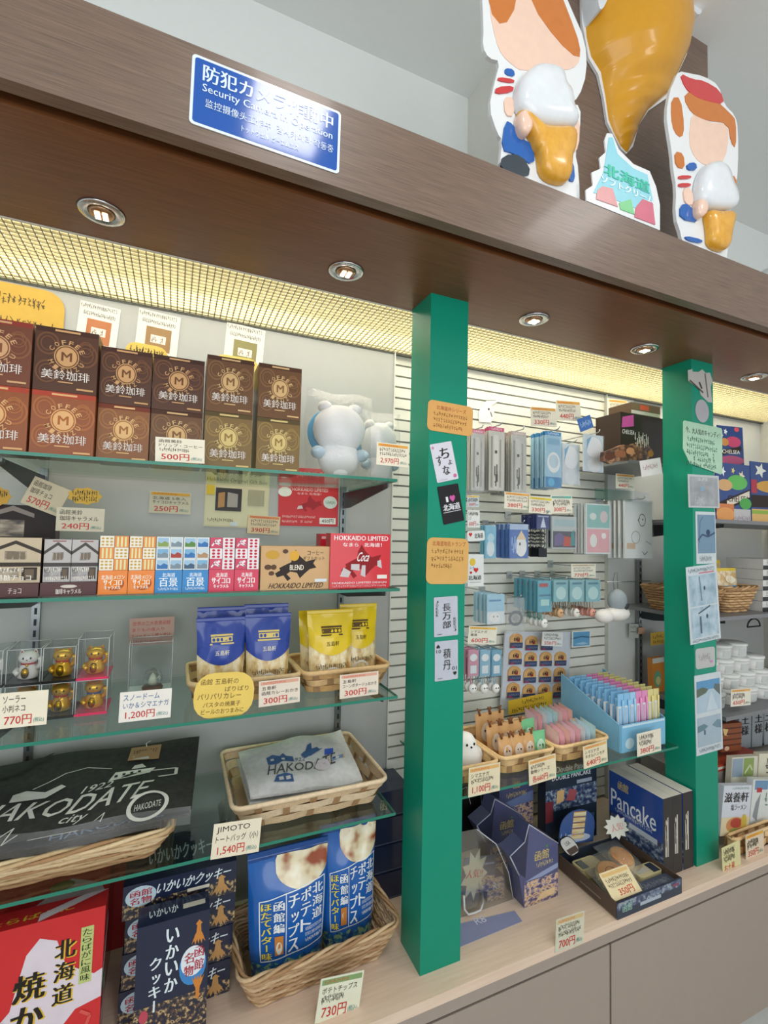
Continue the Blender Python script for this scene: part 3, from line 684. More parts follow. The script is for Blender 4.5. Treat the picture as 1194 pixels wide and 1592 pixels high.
# papers on the panel behind the coffee boxes
YP = .355
def leaflet(label, l, t, r, b, photo, sl):
    it = [('z', .02, .93, .9, .05, '#6a6a66', 12), ('z', .1, .84, .8, .05, '#6a6a66', 12), ('r', .22, .5, .6, .3, photo), ('r', .34, .60, .36, .1, '#e6e0d2'), ('z', .36, .61, .32, .07, '#6b4a33', 5), ('r', .1, .40, .8, .1, '#e2ddd0'), ('z', .12, .41, .76, .08, '#55504a', 12), ('r', .22, .12, .6, .2, photo)]
    sheet('leaflet', label, 'leaflet', (l, b), (r, b+sl), (l, t), YP, it, '#dcdcd6', group='coffee leaflets')
leaflet('white leaflet with orange packet picture behind the second coffee column', 108, 462, 172, 590, '#b5734b', 12)
leaflet('white leaflet with tan packet picture behind the third coffee column', 202, 475, 268, 600, '#9a7a52', 12)
leaflet('white leaflet with olive packet picture behind the fifth coffee column', 341, 497, 402, 620, '#8c8558', 11)
sheet('yellow_note', 'big yellow rounded handwritten note above the outermost coffee boxes', 'note', (-60, 520), (96, 545), (-60, 425), YP-.003, [('z', .1, .66, .7, .16, '#5a4a2a', 9), ('z', .1, .26, .8, .16, '#5a4a2a', 9)], '#c9a448', r=.3)
sheet('yellow_note', 'yellow rounded note half hidden behind the third coffee column', 'note', (192, 570), (258, 582), (192, 528), YP-.003, [('z', .1, .55, .8, .3, INK, 8)], '#d9b95a', r=.35)
sheet('yellow_note', 'yellow rounded note half hidden behind the fifth coffee column', 'note', (330, 596), (402, 606), (330, 548), YP-.003, [('z', .1, .55, .8, .3, INK, 8)], '#d9c06a', r=.35)

# ------------------------------------------------------------------ second shelf
HOUSE = PM('sepia_house_print', [(.35, '#3a2f27'), (.5, '#8d7f6c'), (.68, '#c9bda6')], 24, stretch=(1, 1, 3)); HOUSEG = PM('grey_house_print', [(.35, '#3c3a3a'), (.5, '#8a8785'), (.68, '#c9c6c2')], 24, stretch=(1, 1, 3))
MAR = '#4a1f1c'
def house(p, roof, wall):
    return [('r', 0, 0, 1, 1, wall), ('p', [(0, .72), (.5, .94), (1, .72), (1, .64), (.5, .86), (0, .64)], roof), ('r', .3, .5, .42, .2, p), ('r', .34, .52, .1, .16, '#7a6c58'), ('r', .47, .52, .1, .16, '#7a6c58'), ('r', .60, .52, .09, .16, '#7a6c58'), ('r', 0, .36, 1, .09, roof), ('r', .04, .12, .55, .2, p), ('r', .64, .06, .3, .28, roof), ('r', .7, .1, .18, .2, '#6a5b49'), ('z', .08, .24, .6, .1, '#efe8da', 6), ('t', '珈琲糖チョコ', .03, .05, .8, .13, '#efe8da', 0, .03)]
o = at(-20, 899, Y=.045); a = at(63, 899, Y=.045)
carton('chocolate_box', 'sepia chocolate carton printed with an old tiled-roof house', 'chocolate box', (o.x, .045, S2+.0235), a.x-o.x-.001, .05, .075, front=house(HOUSE, '#3a3028', '#c2b296'), col='#3d2d24')
carton('display_tray', 'maroon tray under the sepia house chocolate carton', 'display tray', (o.x, .04, S2+.0004), a.x-o.x-.001, .09, .0225, front=[('t', 'チョコ', .42, .25, .25, .42, '#cdbdb2', 0, .03)], col=MAR)
o = at(-40, 826, Y=.18); a = at(86, 826, Y=.18)
e = carton('chocolate_box', 'dark maroon chocolate gift box standing behind the sepia house carton', 'chocolate box', (o.x, .18, S2+.0004), a.x-o.x, .04, .158, front=[('r', 0, .55, 1, .45, '#241a17'), ('p', [(.18, .9), (.45, .99), (.72, .9), (.72, .85), (.45, .93), (.18, .85)], '#8b8178'), ('r', .3, .62, .3, .2, HOUSE), ('t', '珈琲糖チョコ', .32, .4, .48, .1, '#c9beb2', 0, .03), ('r', .33, .36, .46, .012, '#b5a89a'), ('e', .55, .2, .08, .05, '#6b3a34')], col='#3c1a19')
o = at(63, 899, Y=.045); b = at(151, 899, Y=.045); wd = (b.x-o.x-.004)/2
for i in (0, 1):
    carton('caramel_box', 'grey caramel carton printed with a tiled-roof house, %s' % ('next to the sepia chocolate carton', 'next to the orange dice boxes')[i], 'caramel box', (o.x+.002+i*(wd+.001), .05, S2+.0235), wd, .045, .073, front=house(HOUSEG, '#4a4644', '#b9b5b2')[:-1]+[('r', .3, .95, .5, .02, '#8a3a34'), ('z', .1, .03, .8, .1, '#efe8da', 7)], col='#4a4442', group='caramel cartons in the maroon tray')
carton('display_tray', 'maroon tray holding the two grey caramel cartons', 'display tray', (o.x+.001, .04, S2+.0004), 2*wd+.003, .09, .0225, front=[('e', .5, .72, .15, .12, '#cfc4ba'), ('t', '珈琲キャラメル', .27, .14, .46, .4, '#d8cdc3', 0, .04)], col=MAR)
price('cream price tag 570 yen tilted on the dark maroon chocolate box', (31, 781), (88, 803), (50, 738), .172, ['函館珈琲', '珈琲チョコ'], '570円', None, '#cfc2a2')
price('cream price tag 240 yen standing behind the grey caramel cartons', (86, 825), (161, 827), (88, 788), .12, ['函館美鈴', '珈琲キャラメル'], '240円', None, '#cfc6ac')
sheet('yellow_note', 'yellow cloud shaped note above the 240 yen tag', 'note', (105, 783), (157, 785), (105, 757), .17, [('z', .12, .55, .76, .3, INK, 7), ('z', .12, .18, .76, .3, INK, 7)], '#d9ad3c', shape=burst(.5, .5, .46, .54, 9))
sheet('yellow_note', 'yellow cloud shaped note on the dark maroon chocolate box', 'note', (-30, 786), (16, 787), (-30, 756), .17, [('z', .3, .5, .6, .3, INK, 5)], '#c99a34', shape=burst(.5, .5, .46, .54, 9))
price('small cream price tag 250 yen stuck to the panel above the dice boxes', (231, 797), (296, 800), (233, 763), .354, ['北海道 5本入', 'サイコロキャラメル'], '250円', '#d9a63c', '#c9c3ad')

# dice caramel boxes: three cubes on a printed sleeve
def dice_pack(label, x0, x1, kind, yf=.045):
    w = x1-x0; e = empty('dice_caramel_box', label, 'caramel box', (x0, yf, S2+.0004), 0, 'dice caramel boxes')
    base = {'o': '#e8801f', 'b': '#1f7fc0', 'p': '#cf2f4f'}[kind]; bh = .042; ch = (w)/2*.98
    fr = [('r', 0, 0, 1, 1, M(base, .35, coat=.2))]
    if kind == 'o': fr += [('e', .56, .45, .34, .3, '#b5561c'), ('e', .5, .55, .34, .3, base), ('t', '北海道メロン', .1, .62, .8, .2, '#f4ead8', 0, .04), ('t', 'サイコロ', .18, .38, .64, .24, '#fbf6ea', 0, .06), ('t', 'キャラメル', .22, .2, .56, .17, '#fbf6ea', 0, .05)]
    if kind == 'b': fr += [('t', '北海道', .26, .7, .48, .18, '#e6eef2', 0, .03), ('t', '百景', .16, .28, .68, .38, '#f2f6f8', 0, .03), ('z', .12, .12, .76, .12, '#e6eef2', 9)]
    if kind == 'p': fr += [('t', '北海道', .28, .66, .46, .2, '#f6e8ea', 0, .04), ('t', 'サイコロ', .12, .36, .72, .28, '#fbf3f3', 0, .07), ('t', 'キャラメル', .2, .16, .6, .17, '#fbf3f3', 0, .05)]
    mb = MB(); mb.box(0, w, 0, .03, 0, bh, base); mb.art(FRONT, w, bh, fr); mb.build('sleeve', e)
    rn = random.Random(kind+label); q = 0
    for r in range(3):
        for c in range(2):
            mb = MB(); x = c*w/2+.0004; z = bh+.0004+r*(.0205); cw, chh = w/2-.0008, .0201
            if kind == 'o': cc = ('#e9e2d0', '#e88a35')[(r+c) % 2]
            elif kind == 'b': cc = '#dfe4e4'
            else: cc = ('#c8385a', '#eadfe0')[(c if r != 1 else 1)]
            mb.box(x, x+cw, 0, .022, z, z+chh, M(cc, .4, coat=.15)); A = []
            if kind == 'o':
                d = ('#8a9a4a', '#dfe0a8')[(r+c) % 2]
                A = [('e', .2+.3*i, .22+.28*j, .1, .08, ('#c9a04a' if (r+c) % 2 == 0 else '#d9c48a')) for i in range(3) for j in range(3)] if (r+c) % 2 == 0 else [('r', .15+.28*i, .05, .14, .9, d) for i in range(3)]
            elif kind == 'b':
                pc = rn.choice(['#5f8a4a', '#3f74b0', '#7f8f9a', '#a8483e', '#88a05a', '#46607a', '#b08c6a'])
                A = [('r', .08, .1, .84, .8, rn.choice(['#9fc0d8', '#c4d4da', '#7fb0d0'])), ('p', [(.08, .1), (.92, .1), (.92, .45), (.6, .62), (.35, .4), (.08, .55)], pc)]
            else:
                dc = ('#f0e4e6', '#c02a46')[(c if r != 1 else 1)]
                if c == 0 and r != 1: A = [('l', [(.15, .2), (.5, .8), (.85, .3), (.3, .55)], .12, '#f0e4e6'), ('e', .75, .75, .12, .12, '#f0e4e6')]
                else: A = [('e', .3+.4*i, .2+.3*j, .13, .11, dc) for i in range(2) for j in range(3)]
            mb.art(lambda a, b, k, x=x, z=z: (x+a, -k, z+b), cw, chh, A); mb.build('dice', e)
    return e
xs = [at(p, 900, Y=.045).x for p in (152, 198.5, 240.5, 283, 324, 364, 402)]
for i, (k, lb) in enumerate((('o', 'orange melon dice caramel box beside the grey caramel cartons'), ('o', 'orange melon dice caramel box touching the blue ones'), ('b', 'blue scenery dice caramel box touching the orange ones'), ('b', 'blue scenery dice caramel box touching the pink ones'), ('p', 'pink dice caramel box touching the blue ones'), ('p', 'pink dice caramel box beside the kraft coffee gift box'))):
    dice_pack(lb, xs[i]+.0005, xs[i+1]-.0005, k)

o = at(404, 920, Y=.045); a = at(512, 917, Y=.045); w = a.x-o.x; KR = M('#cda678', .6, var=.05)
h = (at(404, 849, Y=.045).z-S2)
carton('coffee_gift_box', 'kraft brown coffee gift box with a dark island shape', 'gift box', (o.x, .045, S2+.0004), w-.001, .05, h, front=[('r', 0, 0, 1, 1, KR), ('s', HOKKAIDO, .2, .2, .6, .72, '#2c211c'), ('e', .47, .78, .07, .12, '#d9a53a'), ('e', .16, .8, .1, .1, '#c79a3a'), ('t', 'BLEND', .41, .45, .2, .12, '#efe3d0', 0, .05), ('e', .1, .52, .05, .06, '#5a3f2c'), ('e', .18, .52, .04, .06, '#5a3f2c'), ('e', .15, .38, .04, .05, '#5a3f2c'), ('e', .34, .88, .04, .05, '#5a3f2c'), ('t', 'コーヒー', .66, .8, .24, .1, '#3a2c22'), ('t', 'ギフトセット', .6, .68, .32, .09, '#3a2c22'), ('r', .78, .17, .18, .07, '#d8e2e6'), ('t', 'HOKKAIDO LIMITED', .11, .035, .78, .12, '#33251d', .25, .03)], col='#bd966a')
o = at(512, 915, Y=.04); a = at(606, 912, Y=.04); w = a.x-o.x; RD = M('#d01f2c', .3, coat=.4); SV = M('#c8bfc0', .3); h = at(512, 829, Y=.04).z-S2
carton('red_gift_box', 'bright red island-shape gift box standing upright at the shelf end', 'gift box', (o.x, .04, S2+.0004), w-.001, .035, h, front=[('r', 0, 0, 1, 1, RD), ('t', 'HOKKAIDO LIMITED', .06, .875, .9, .085, '#f4eeee', 0, .035), ('t', 'なまら   北海道！', .2, .76, .65, .075, '#f4eeee', 0, .03), ('s', HOKKAIDO, .18, .18, .68, .62, '#8c1018'), ('p', [(.16, .22), (.3, .2), (.34, .3), (.22, .38)], SV), ('p', [(.34, .34), (.48, .32), (.48, .44), (.34, .44)], SV), ('p', [(.78, .4), (.86, .36), (.84, .52), (.78, .5)], SV), ('p', [(.5, .24), (.58, .2), (.58, .42), (.52, .42)], SV), ('t', 'Coca', .42, .49, .2, .17, '#f4eeee', .3, .03), ('r', .78, .17, .17, .07, '#e6e0d8'), ('t', 'HOKKAIDO LIMITED DESIGN', .04, .085, .9, .035, '#f0e6e6', 0, .03), ('z', .04, .025, .9, .04, '#e8c8c8', 20)], col='#b01a26')
o = at(496, 915, Y=.12)
carton('red_gift_box', 'red gift box mostly hidden behind the upright one', 'gift box', (o.x, .12, S2+.0004), .1, .035, h*.985, front=[('r', 0, 0, 1, 1, M('#c52233', .3, coat=.4)), ('r', .03, .9, .3, .05, '#e3b4b8')], col='#a81a28')
# posters behind
m, w, h = plane_frame((316, 818), (403, 820), (318, 712), YP)
bean = [('e', random.Random(i).uniform(.04, .2) if i % 2 else random.Random(i).uniform(.8, .97), random.Random(i+9).uniform(.76, .97), .025, .018, '#4a3626') for i in range(12)]
sheet('poster', 'cream gift box poster on the panel above the pink dice boxes', 'poster', (316, 818), (416, 822), (318, 712), YP, [('r', .02, .02, .96, .96, '#d4cfae')]+bean+[('t', 'ジョージア・コーヒー', .22, .88, .6, .07, '#6b5a3c', 0, .03), ('t', 'ギフトボックス', .22, .78, .6, .07, '#6b5a3c', 0, .03), ('t', 'Hokkaido Original Gift Box', .02, .66, .94, .07, '#35291f', 0, .02), ('r', .02, .47, .12, .14, '#d8bd3a'), ('r', .16, .24, .4, .34, '#3c3a3c'), ('p', [(.2, .28), (.3, .3), (.3, .52), (.2, .5)], '#b98a5a'), ('p', [(.34, .3), (.5, .3), (.5, .5), (.34, .52)], '#a8a29a'), ('r', .66, .34, .26, .24, '#a9a48a'), ('z', .05, .08, .4, .05, '#57503c', 9), ('r', .4, .02, .12, .06, '#c8d2d8')], '#cfcaa8')
sheet('poster', 'red island gift box poster on the panel above the kraft box', 'poster', (432, 817), (525, 819), (433, 754), YP, [('t', 'HOKKAIDO LIMITED', .22, .88, .6, .075, '#f0dcdc', 0, .03), ('t', 'なまら 北海道！', .3, .79, .4, .06, '#f0dcdc'), ('e', .1, .84, .11, .12, '#e4e8e0'), ('e', .86, .62, .12, .16, '#d8e2dc'), ('z', .78, .58, .16, .08, '#4a8a5a', 5), ('s', HOKKAIDO, .32, .36, .4, .42, '#a52a34'), ('p', [(.3, .42), (.4, .44), (.38, .52), (.32, .5)], '#d8c8c8'), ('z', .06, .2, .55, .06, '#f0dcdc', 14), ('z', .06, .08, .5, .06, '#f0dcdc', 14), ('r', .68, .06, .28, .16, '#ece6e2'), ('t', '450円', .72, .09, .2, .1, INK, 0, .02)], '#cf3a40')
sheet('poster', 'top strip of a red poster seen just under the coffee shelf', 'poster', (432, 750), (525, 753), (432, 726), YP, [('z', .2, .45, .7, .3, '#f0dcdc', 12), ('e', .1, .6, .1, .3, '#e4e8e0')], '#c94a4c')
sheet('poster', 'top strip of a cream poster seen just under the coffee shelf', 'poster', (316, 708), (416, 711), (316, 686), YP, [('t', 'ジョージア・コーヒー', .22, .3, .6, .35, '#6b5a3c', 0, .03)], '#cfcaa8')
price('cream price tag 390 yen between the poster and the kraft coffee box', (384, 829), (434, 832), (386, 800), YP-.005, ['~.85', '~.8'], '390円', '#d98a5a', '#dcc7a4')
# ------------------------------------------------------------------ third shelf: lucky cats, snow dome, snack bags
GOLD = M('#e8b53a', .22, .55, var=.05); PINK = M('#d8285a', .3, coat=.3); BLK = M('#1c1a1a', .3)
def lucky_cat(label, x, y, z, s, gold, red='#b8242a'):
    """beckoning cat figurine: s is its height"""
    e = empty('lucky_cat', label, 'figurine', (x, y, z), 0, 'lucky cat figurines')
    bm_ = GOLD if gold else M('#e9e4de', .25, coat=.4)
    mb = MB(); mb.lathe([(.24*s, 0), (.3*s, .05*s), (.31*s, .2*s), (.25*s, .38*s), (.17*s, .5*s), (.2*s, .52*s), (.29*s, .62*s), (.3*s, .72*s), (.24*s, .84*s), (.1*s, .9*s), (.001, .91*s)], bm_, 20, sy=.85)
    for q in (-1, 1): mb.lathe([(.085*s, 0), (.05*s, .1*s), (.004*s, .17*s)], bm_, 8, (q*.19*s, 0, .8*s), 1, .5)
    mb.tube([(.26*s, -.05*s, .34*s), (.36*s, -.12*s, .45*s), (.37*s, -.13*s, .62*s), (.34*s, -.17*s, .7*s)], [.09*s, .085*s, .08*s, .075*s], bm_, 8)
    mb.tube([(-.26*s, -.06*s, .34*s), (-.32*s, -.18*s, .26*s), (-.22*s, -.26*s, .2*s)], [.09*s, .08*s, .075*s], bm_, 8)
    mb.build('body', e)
    mb = MB(); mb.tube([(.2*s*math.cos(a), .18*s*math.sin(a), .5*s) for a in [math.pi*2*i/18 for i in range(18)]], .028*s, M(red, .4), 6, True); cl = mb.build('collar', e); mb = MB(); mb.ball((0, -.2*s, .46*s), .05*s, .05*s, .05*s, GOLD, 8); mb.build('bell', cl)
    mb = MB(); mb.lathe([(.15*s, 0), (.15*s, .03*s)], M('#c99a1e', .2, .9), 16, (0, 0, 0), .75, 1.2, T=Matrix.Translation((-.02*s, -.3*s, .24*s)) @ Matrix.Rotation(math.pi/2, 4, 'X')); mb.build('coin', e)
    mb = MB()
    for q in (-1, 1):
        mb.ball((q*.1*s, -.235*s, .7*s), .03*s, .012*s, .04*s, BLK, 8); mb.lathe([(.04*s, 0), (.025*s, .06*s), (.003*s, .1*s)], M('#c03a3a'), 6, (q*.19*s, -.03*s, .82*s), 1, .4)
    mb.ball((0, -.25*s, .64*s), .025*s, .015*s, .018*s, M('#a03030'), 6); mb.build('face', e)
    return e
def clear_case(label, x0, y, z, w, d, h, basecol):
    e = empty('clear_case', label, 'display case', (x0, y, z), 0, 'clear figurine cases')
    b = M(basecol, .3, coat=.3) if isinstance(basecol, str) else basecol
    mb = MB(); mb.box(-.001, w+.001, -.001, d+.001, 0, .0045, b); mb.build('base', e)
    mb = MB(); t = .0012
    mb.add([(0, 0, .0046), (w, 0, .0046), (w, 0, h), (0, 0, h), (0, d, .0046), (w, d, .0046), (w, d, h), (0, d, h)], [(0, 1, 2, 3), (1, 5, 6, 2), (4, 7, 6, 5), (0, 3, 7, 4), (3, 2, 6, 7)], CLR)
    for a, b_ in (((0, 0), (w, 0)), ((w, 0), (w, d)), ((w, d), (0, d)), ((0, d), (0, 0))): mb.tube([(a[0], a[1], h), (b_[0], b_[1], h)], .0008, M('#c8ccce', .2), 4)
    for a in ((0, 0), (w, 0), (w, d), (0, d)): mb.tube([(a[0], a[1], .005), (a[0], a[1], h)], .0008, M('#c8ccce', .2), 4)
    mb.build('clear_cover', e)
    return e
cz = S3+.0004; cy = .117; CH = .064
stacks = [(-.835, '#1d1c1c', 'white', 'white', ''), (-.774, '#1d1c1c', 'white', 'gold', ''), (-.7205, '#1d1c1c', 'gold', 'gold', ''), (-.667, '#d8285a', 'gold', 'gold', '')]
plc = ['at the outermost end', 'second from the outer end', 'beside the pink cases', 'with the hot pink base']
for i, (x0, bc, up, lo, _) in enumerate(stacks):
    cw = .05 if i else .055
    clear_case('clear figurine case %s, on the glass' % plc[i], x0, cy, cz, cw, .075, CH, bc)
    clear_case('clear figurine case %s, stacked on another' % plc[i], x0, cy, cz+CH+.0008, cw, .075, CH+.012*(i == 3), bc)
    for lv, c in ((0, lo), (1, up)):
        lucky_cat('%s lucky cat in the %s case %s' % (c if c == 'white' else 'shiny gold', ('lower', 'upper')[lv], plc[i]), x0+cw/2, cy+.032, cz+lv*(CH+.0008)+.005, .055, c == 'gold', '#2a4fa0' if (i == 3 and lv == 0) else '#b8242a')
price('cream price tag 770 yen before the stacked lucky cat cases', (-4, 1134), (72, 1126), (4, 1078), .025, ['ソーラー', '小判ネコ'], '770円', None)
# snow dome case
o = at(200, 1078, Z=S3); e = clear_case('clear sheet case round the little squid snow dome', o.x, .2, cz, .082, .06, .11, M('#c9cfd2', .3))
e2 = empty('snow_dome', 'tiny snow dome with a pale squid on a brown base in the clear case', 'snow dome', (o.x+.045, .228, cz+.0052), 0)
mb = MB(); mb.lathe([(.02, 0), (.021, .004), (.018, .008)], M('#6a4030', .4), 18); mb.build('base', e2)
mb = MB(); mb.lathe([(.008, .009), (.009, .016), (.006, .026), (.001, .034)], M('#e4e2cc', .4), 12); mb.tube([(.009, 0, .02), (.013, 0, .026)], .0015, M('#e4e2cc'), 5); mb.build('squid', e2)
mb = MB(); mb.lathe([(.016, .0085), (.0195, .018), (.0195, .026), (.014, .038), (.004, .043), (.0005, .0435)], CLR, 20); mb.build('glass_globe', e2)
sheet('notice_card', 'pale orange card with red writing behind the snow dome', 'notice', (200, 1005), (270, 1000), (200, 962), .28, [('t', '世界の三大夜景函館', .07, .72, .84, .16, '#b84a3a'), ('t', 'まりもの夜入り', .07, .5, .7, .14, '#b84a3a'), ('t', 'スノードーム購入者は', .04, .28, .88, .14, '#a8483a'), ('z', .04, .06, .7, .13, '#a8483a', 9)], '#b9978a')
price('white price tag 1,200 yen in front of the snow dome', (184, 1124), (265, 1115), (186, 1077), .025, ['スノードーム', 'いか＆シマエナガ'], '1,200円', None, '#e9e4da', title='#2a5f94')

BLUEB = M('#2b459c', .25, coat=.35); YELB = M('#e3c220', .25, coat=.35); PASTA = PM('pasta_print', [(.32, '#b98f4f'), (.5, '#e3cf9c'), (.62, '#efe3c2'), (.75, '#c9a566')], 60, rough=.3, stretch=(1, 1, .5), coat=.3, detail=3)
def snack(label, x, y, z, w, h, col, rz, rx, seed, ink, group):
    cm = BLUEB if col == 'b' else YELB
    cfn = lambda u, v: cm if v > .62 else PASTA
    G = '#e0c778' if col == 'b' else '#5a4216'
    items = [('zone', lambda u: .57-.15*(1-(2*u-1)**2), lambda u: .66, .0, 1., cm), ('r', .27, .80, .46, .025, G), ('r', .25, .69, .5, .02, G), ('r', .28, .725, .44, .065, G)]+[('e', .33+.085*i, .757, .03, .022, cm) for i in range(5)]+[('z', .12, .24, .76, .07, '#5a4a34', 10), ('t', '五島軒', .36, .55, .30, .065, '#e9e2cf' if col == 'b' else '#4a3414', 0, .02), ('ring', .5, .14, .24, .12, .22, '#dcd6c8')]
    return pouch('snack_bag', label, 'snack bag', (x, y, z), w, h, .032, cfn, items, rz, rx, group, cm, flare=.12, seed=seed, nv=26)
bA = basket('basket', 'shallow chip basket holding the blue snack bags', (-.475, .082, S3+.0004), .222, .17, .046, 0, .014, 'chip', ('#c09a6c', '#d8b98c'), nrow=3)
bB = basket('basket', 'shallow chip basket holding the yellow snack bags', (-.247, .08, S3+.0004), .205, .17, .046, .02, .016, 'chip', ('#cda06a', '#dab482'), nrow=3)
zb = S3+.008
for i, (x, y, w, h, rz, lb) in enumerate(((-.461, .125, .096, .152, .02, 'blue snack bag at the front of its basket, beside the yellow oval note side'), (-.364, .125, .094, .156, -.03, 'blue snack bag at the front of its basket, nearer the yellow bags'), (-.458, .165, .096, .167, .0, 'blue snack bag in the second row behind the first, nearer the snow dome'), (-.362, .165, .095, .170, -.02, 'blue snack bag in the second row behind the first, nearer the yellow bags'))):
    snack(lb, x, y, zb, w, h, 'b', rz, -.06, i+3, INK, 'blue snack bags')
for i, (x, y, w, h, rz, lb) in enumerate(((-.229, .118, .104, .158, .0, 'yellow snack bag standing foremost in its basket'), (-.142, .15, .090, .164, -.02, 'yellow snack bag behind the foremost one, beside the slatted wall'), (-.238, .160, .094, .152, .04, 'yellow snack bag behind the foremost one, beside the blue bags'))):
    snack(lb, x, y, zb, w, h, 'y', rz, -.08, i+13, INK, 'yellow snack bags')
sheet('yellow_note', 'yellow oval handwritten note hanging before the blue snack bags', 'note', (298, 1120), (392, 1112), (297, 1048), .026, [('t', '函館 五島軒の', .1, .74, .62, .13, '#6a5426'), ('t', 'ぱりぱり', .5, .58, .4, .11, '#6a5426'), ('t', 'パリパリカレー', .06, .42, .72, .13, '#6a5426'), ('t', 'パスタの焼菓子', .16, .25, .62, .11, '#6a5426'), ('t', 'ビールのおつまみに', .14, .1, .7, .11, '#6a5426')], '#e6c765', r=.4)
price('pink banded price tag 300 yen under the blue snack bags', (402, 1100), (466, 1091), (402, 1060), .03, ['五島軒', '函館カレーおかき'], '300円', '#d8a48c', '#e3d6c4')
price('pink banded price tag 300 yen under the yellow snack bags', (528, 1087), (588, 1079), (528, 1050), .03, ['五島軒', 'コーンポタージュおかき'], '300円', '#d8a48c', '#e3d6c4')

# ------------------------------------------------------------------ lowest glass shelf: tote bags
BLKC = PM('black_canvas', [(.3, '#23231f'), (.7, '#33332f')], 90, rough=.8); WHC = PM('white_canvas', [(.3, '#c6c6c4'), (.7, '#d6d6d4')], 90, rough=.8)
def tote(label, P, items, cmat, th, group, seed, handle, tagitem=None, ox=0., oz=0.):
    """a folded tote lying back in its basket; P = front-left, front-right, back-right, back-left corners"""
    fl, fr_, br, bl = [Vector(p) for p in P]; o = fl.copy()
    w = (fr_-fl).length; h = (bl-fl).length; nrm = (fr_-fl).cross(bl-fl).normalized()
    rnd = random.Random(seed); ph = [rnd.uniform(0, 6.28) for _ in range(6)]
    def pos(u, v, k=0.):
        p = fl*(1-u)*(1-v)+fr_*u*(1-v)+br*u*v+bl*(1-u)*v
        b = min(1, 6*u, 6*(1-u), 6*v, 6*(1-v))
        return p-o+nrm*(th*(.35+.65*b)+.004*math.sin(7*u+ph[0])*math.sin(5*v+ph[1])+.0025*math.sin(13*u+ph[2]+6*v)+k)
    def bot(u, v):
        p = fl*(1-u)*(1-v)+fr_*u*(1-v)+br*u*v+bl*(1-u)*v; return p-o
    e = empty('tote_bag', label, 'tote bag', o, 0, group)
    mb = MB(); mb.grid(28, 18, pos, cmat); mb.grid(28, 18, lambda u, v: bot(1-u, v), cmat)
    E_ = [(i/28, 0) for i in range(29)]+[(1, j/18) for j in range(1, 19)]+[(1-i/28, 1) for i in range(1, 29)]+[(0, 1-j/18) for j in range(1, 18)]; n = len(E_)
    mb.add([bot(*q) for q in E_]+[pos(*q) for q in E_], [(i, (i+1) % n, n+(i+1) % n, n+i) for i in range(n)], cmat, True)
    mb.art(lambda x, z, k: pos(x+ox, z+oz, k), 1, 1, items, k0=.0015)
    mb.build('bag_body', e)
    if handle:
        mb = MB(); mb.grid(20, 1, lambda u, v: pos(.06+.32*u, .93-.26*math.sin(math.pi*u)+.05*v, .006+.003*math.sin(3*u)), cmat); mb.build('handle', e)
    if tagitem:
        u0, v0, a, b, c_, its = tagitem; mb = MB(); f = lambda x, z, k: pos(u0+x, v0+z, .005+k)
        mb.add([f(0, 0, 0), f(a, .0, 0), f(a, b, 0), f(0, b, 0)], [(0, 1, 2, 3)], M(c_, .6)); mb.art(f, a, b, its); mb.tube([f(a*.5, b*.95, .001), f(a*.45, b*1.25, .002), f(a*.6, b*1.4, .002)], .0008, '#d8d8d0', 4); mb.build('hang_tag', e)
    return e, pos
basket('basket', 'big rough wicker basket heaped with black tote bags', (-1.0, .028, S4+.0004), .505, .285, .05, 0, .03, 'willow', ('#c2a57c', '#d6bd95'))
TW = M('#cfcdc4', .7)
build_art = [('p', [(.28, .42), (.34, .42), (.34, .54), (.28, .54)], TW), ('p', [(.34, .44), (.42, .46), (.42, .56), (.34, .54)], TW)]+[('r', .285+.03*i, .47, .012, .035, '#2a2a26') for i in range(4)]
it = [('t', 'HAKODATE', .23, .225, .60, .19, TW, .2, .025), ('t', '1922', .585, .43, .11, .07, TW, .2, .03), ('t', 'city', .53, .125, .09, .09, TW, .3, .02)]
it += [('p', [(.34, .43), (.46, .45), (.52, .55), (.5, .58), (.45, .52), (.38, .56), (.34, .52)], TW), ('l', [(.40, .57), (.50, .70), (.58, .72), (.68, .66)], .006, TW), ('p', [(.68, .50), (.84, .54), (.86, .62), (.70, .60)], TW), ('p', [(.76, .62), (.82, .64), (.80, .70), (.77, .68)], TW), ('l', [(.84, .57), (.95, .6), (.95, .5), (.88, .46)], .014, TW), ('r', .70, .53, .012, .03, '#2a2a26'), ('r', .73, .54, .012, .03, '#2a2a26'), ('r', .76, .55, .012, .03, '#2a2a26'), ('r', .79, .56, .012, .03, '#2a2a26'),
       ('ring', .86, .14, .08, .12, .2, TW), ('t', 'HAKODATE', .81, .11, .1, .05, TW), ('l', [(.46, .04), (.62, .06)], .005, TW), ('l', [(.36, .1), (.40, .16), (.38, .04), (.42, .1)], .005, TW), ('l', [(.67, .12), (.70, .17), (.69, .10)], .004, TW)]
zf, zr = S4+.068, S4+.098
tote('black tote bag on top of its pile, white city lettering and kraft tag', [(-.90, .05, zf+.010), (-.462, .06, zf), (-.440, .285, zr+.012), (-.90, .30, zr+.004)], it, BLKC, .014, 'black tote bags', 4, True, (.70, .66, .13, .24, '#a8865f', [('z', .1, .6, .8, .12, '#5a4632', 6), ('z', .1, .45, .8, .12, '#5a4632', 6), ('r', .15, .06, .7, .22, '#c8c8c4'), ('z', .18, .09, .6, .16, '#3a3a3a', 8)]), -.035, -.08)
tote('black tote bag in clear wrap second from the top of its pile', [(-.91, .05, zf-.006), (-.466, .056, zf-.007), (-.45, .285, zr-.012), (-.90, .30, zr-.018)], [('t', 'HAKODATE', .5, .02, .4, .06, '#8fa9c4')], BLKC, .008, 'black tote bags', 5, False)
mb = MB(); o = Vector((-.91, .036, zf-.004))
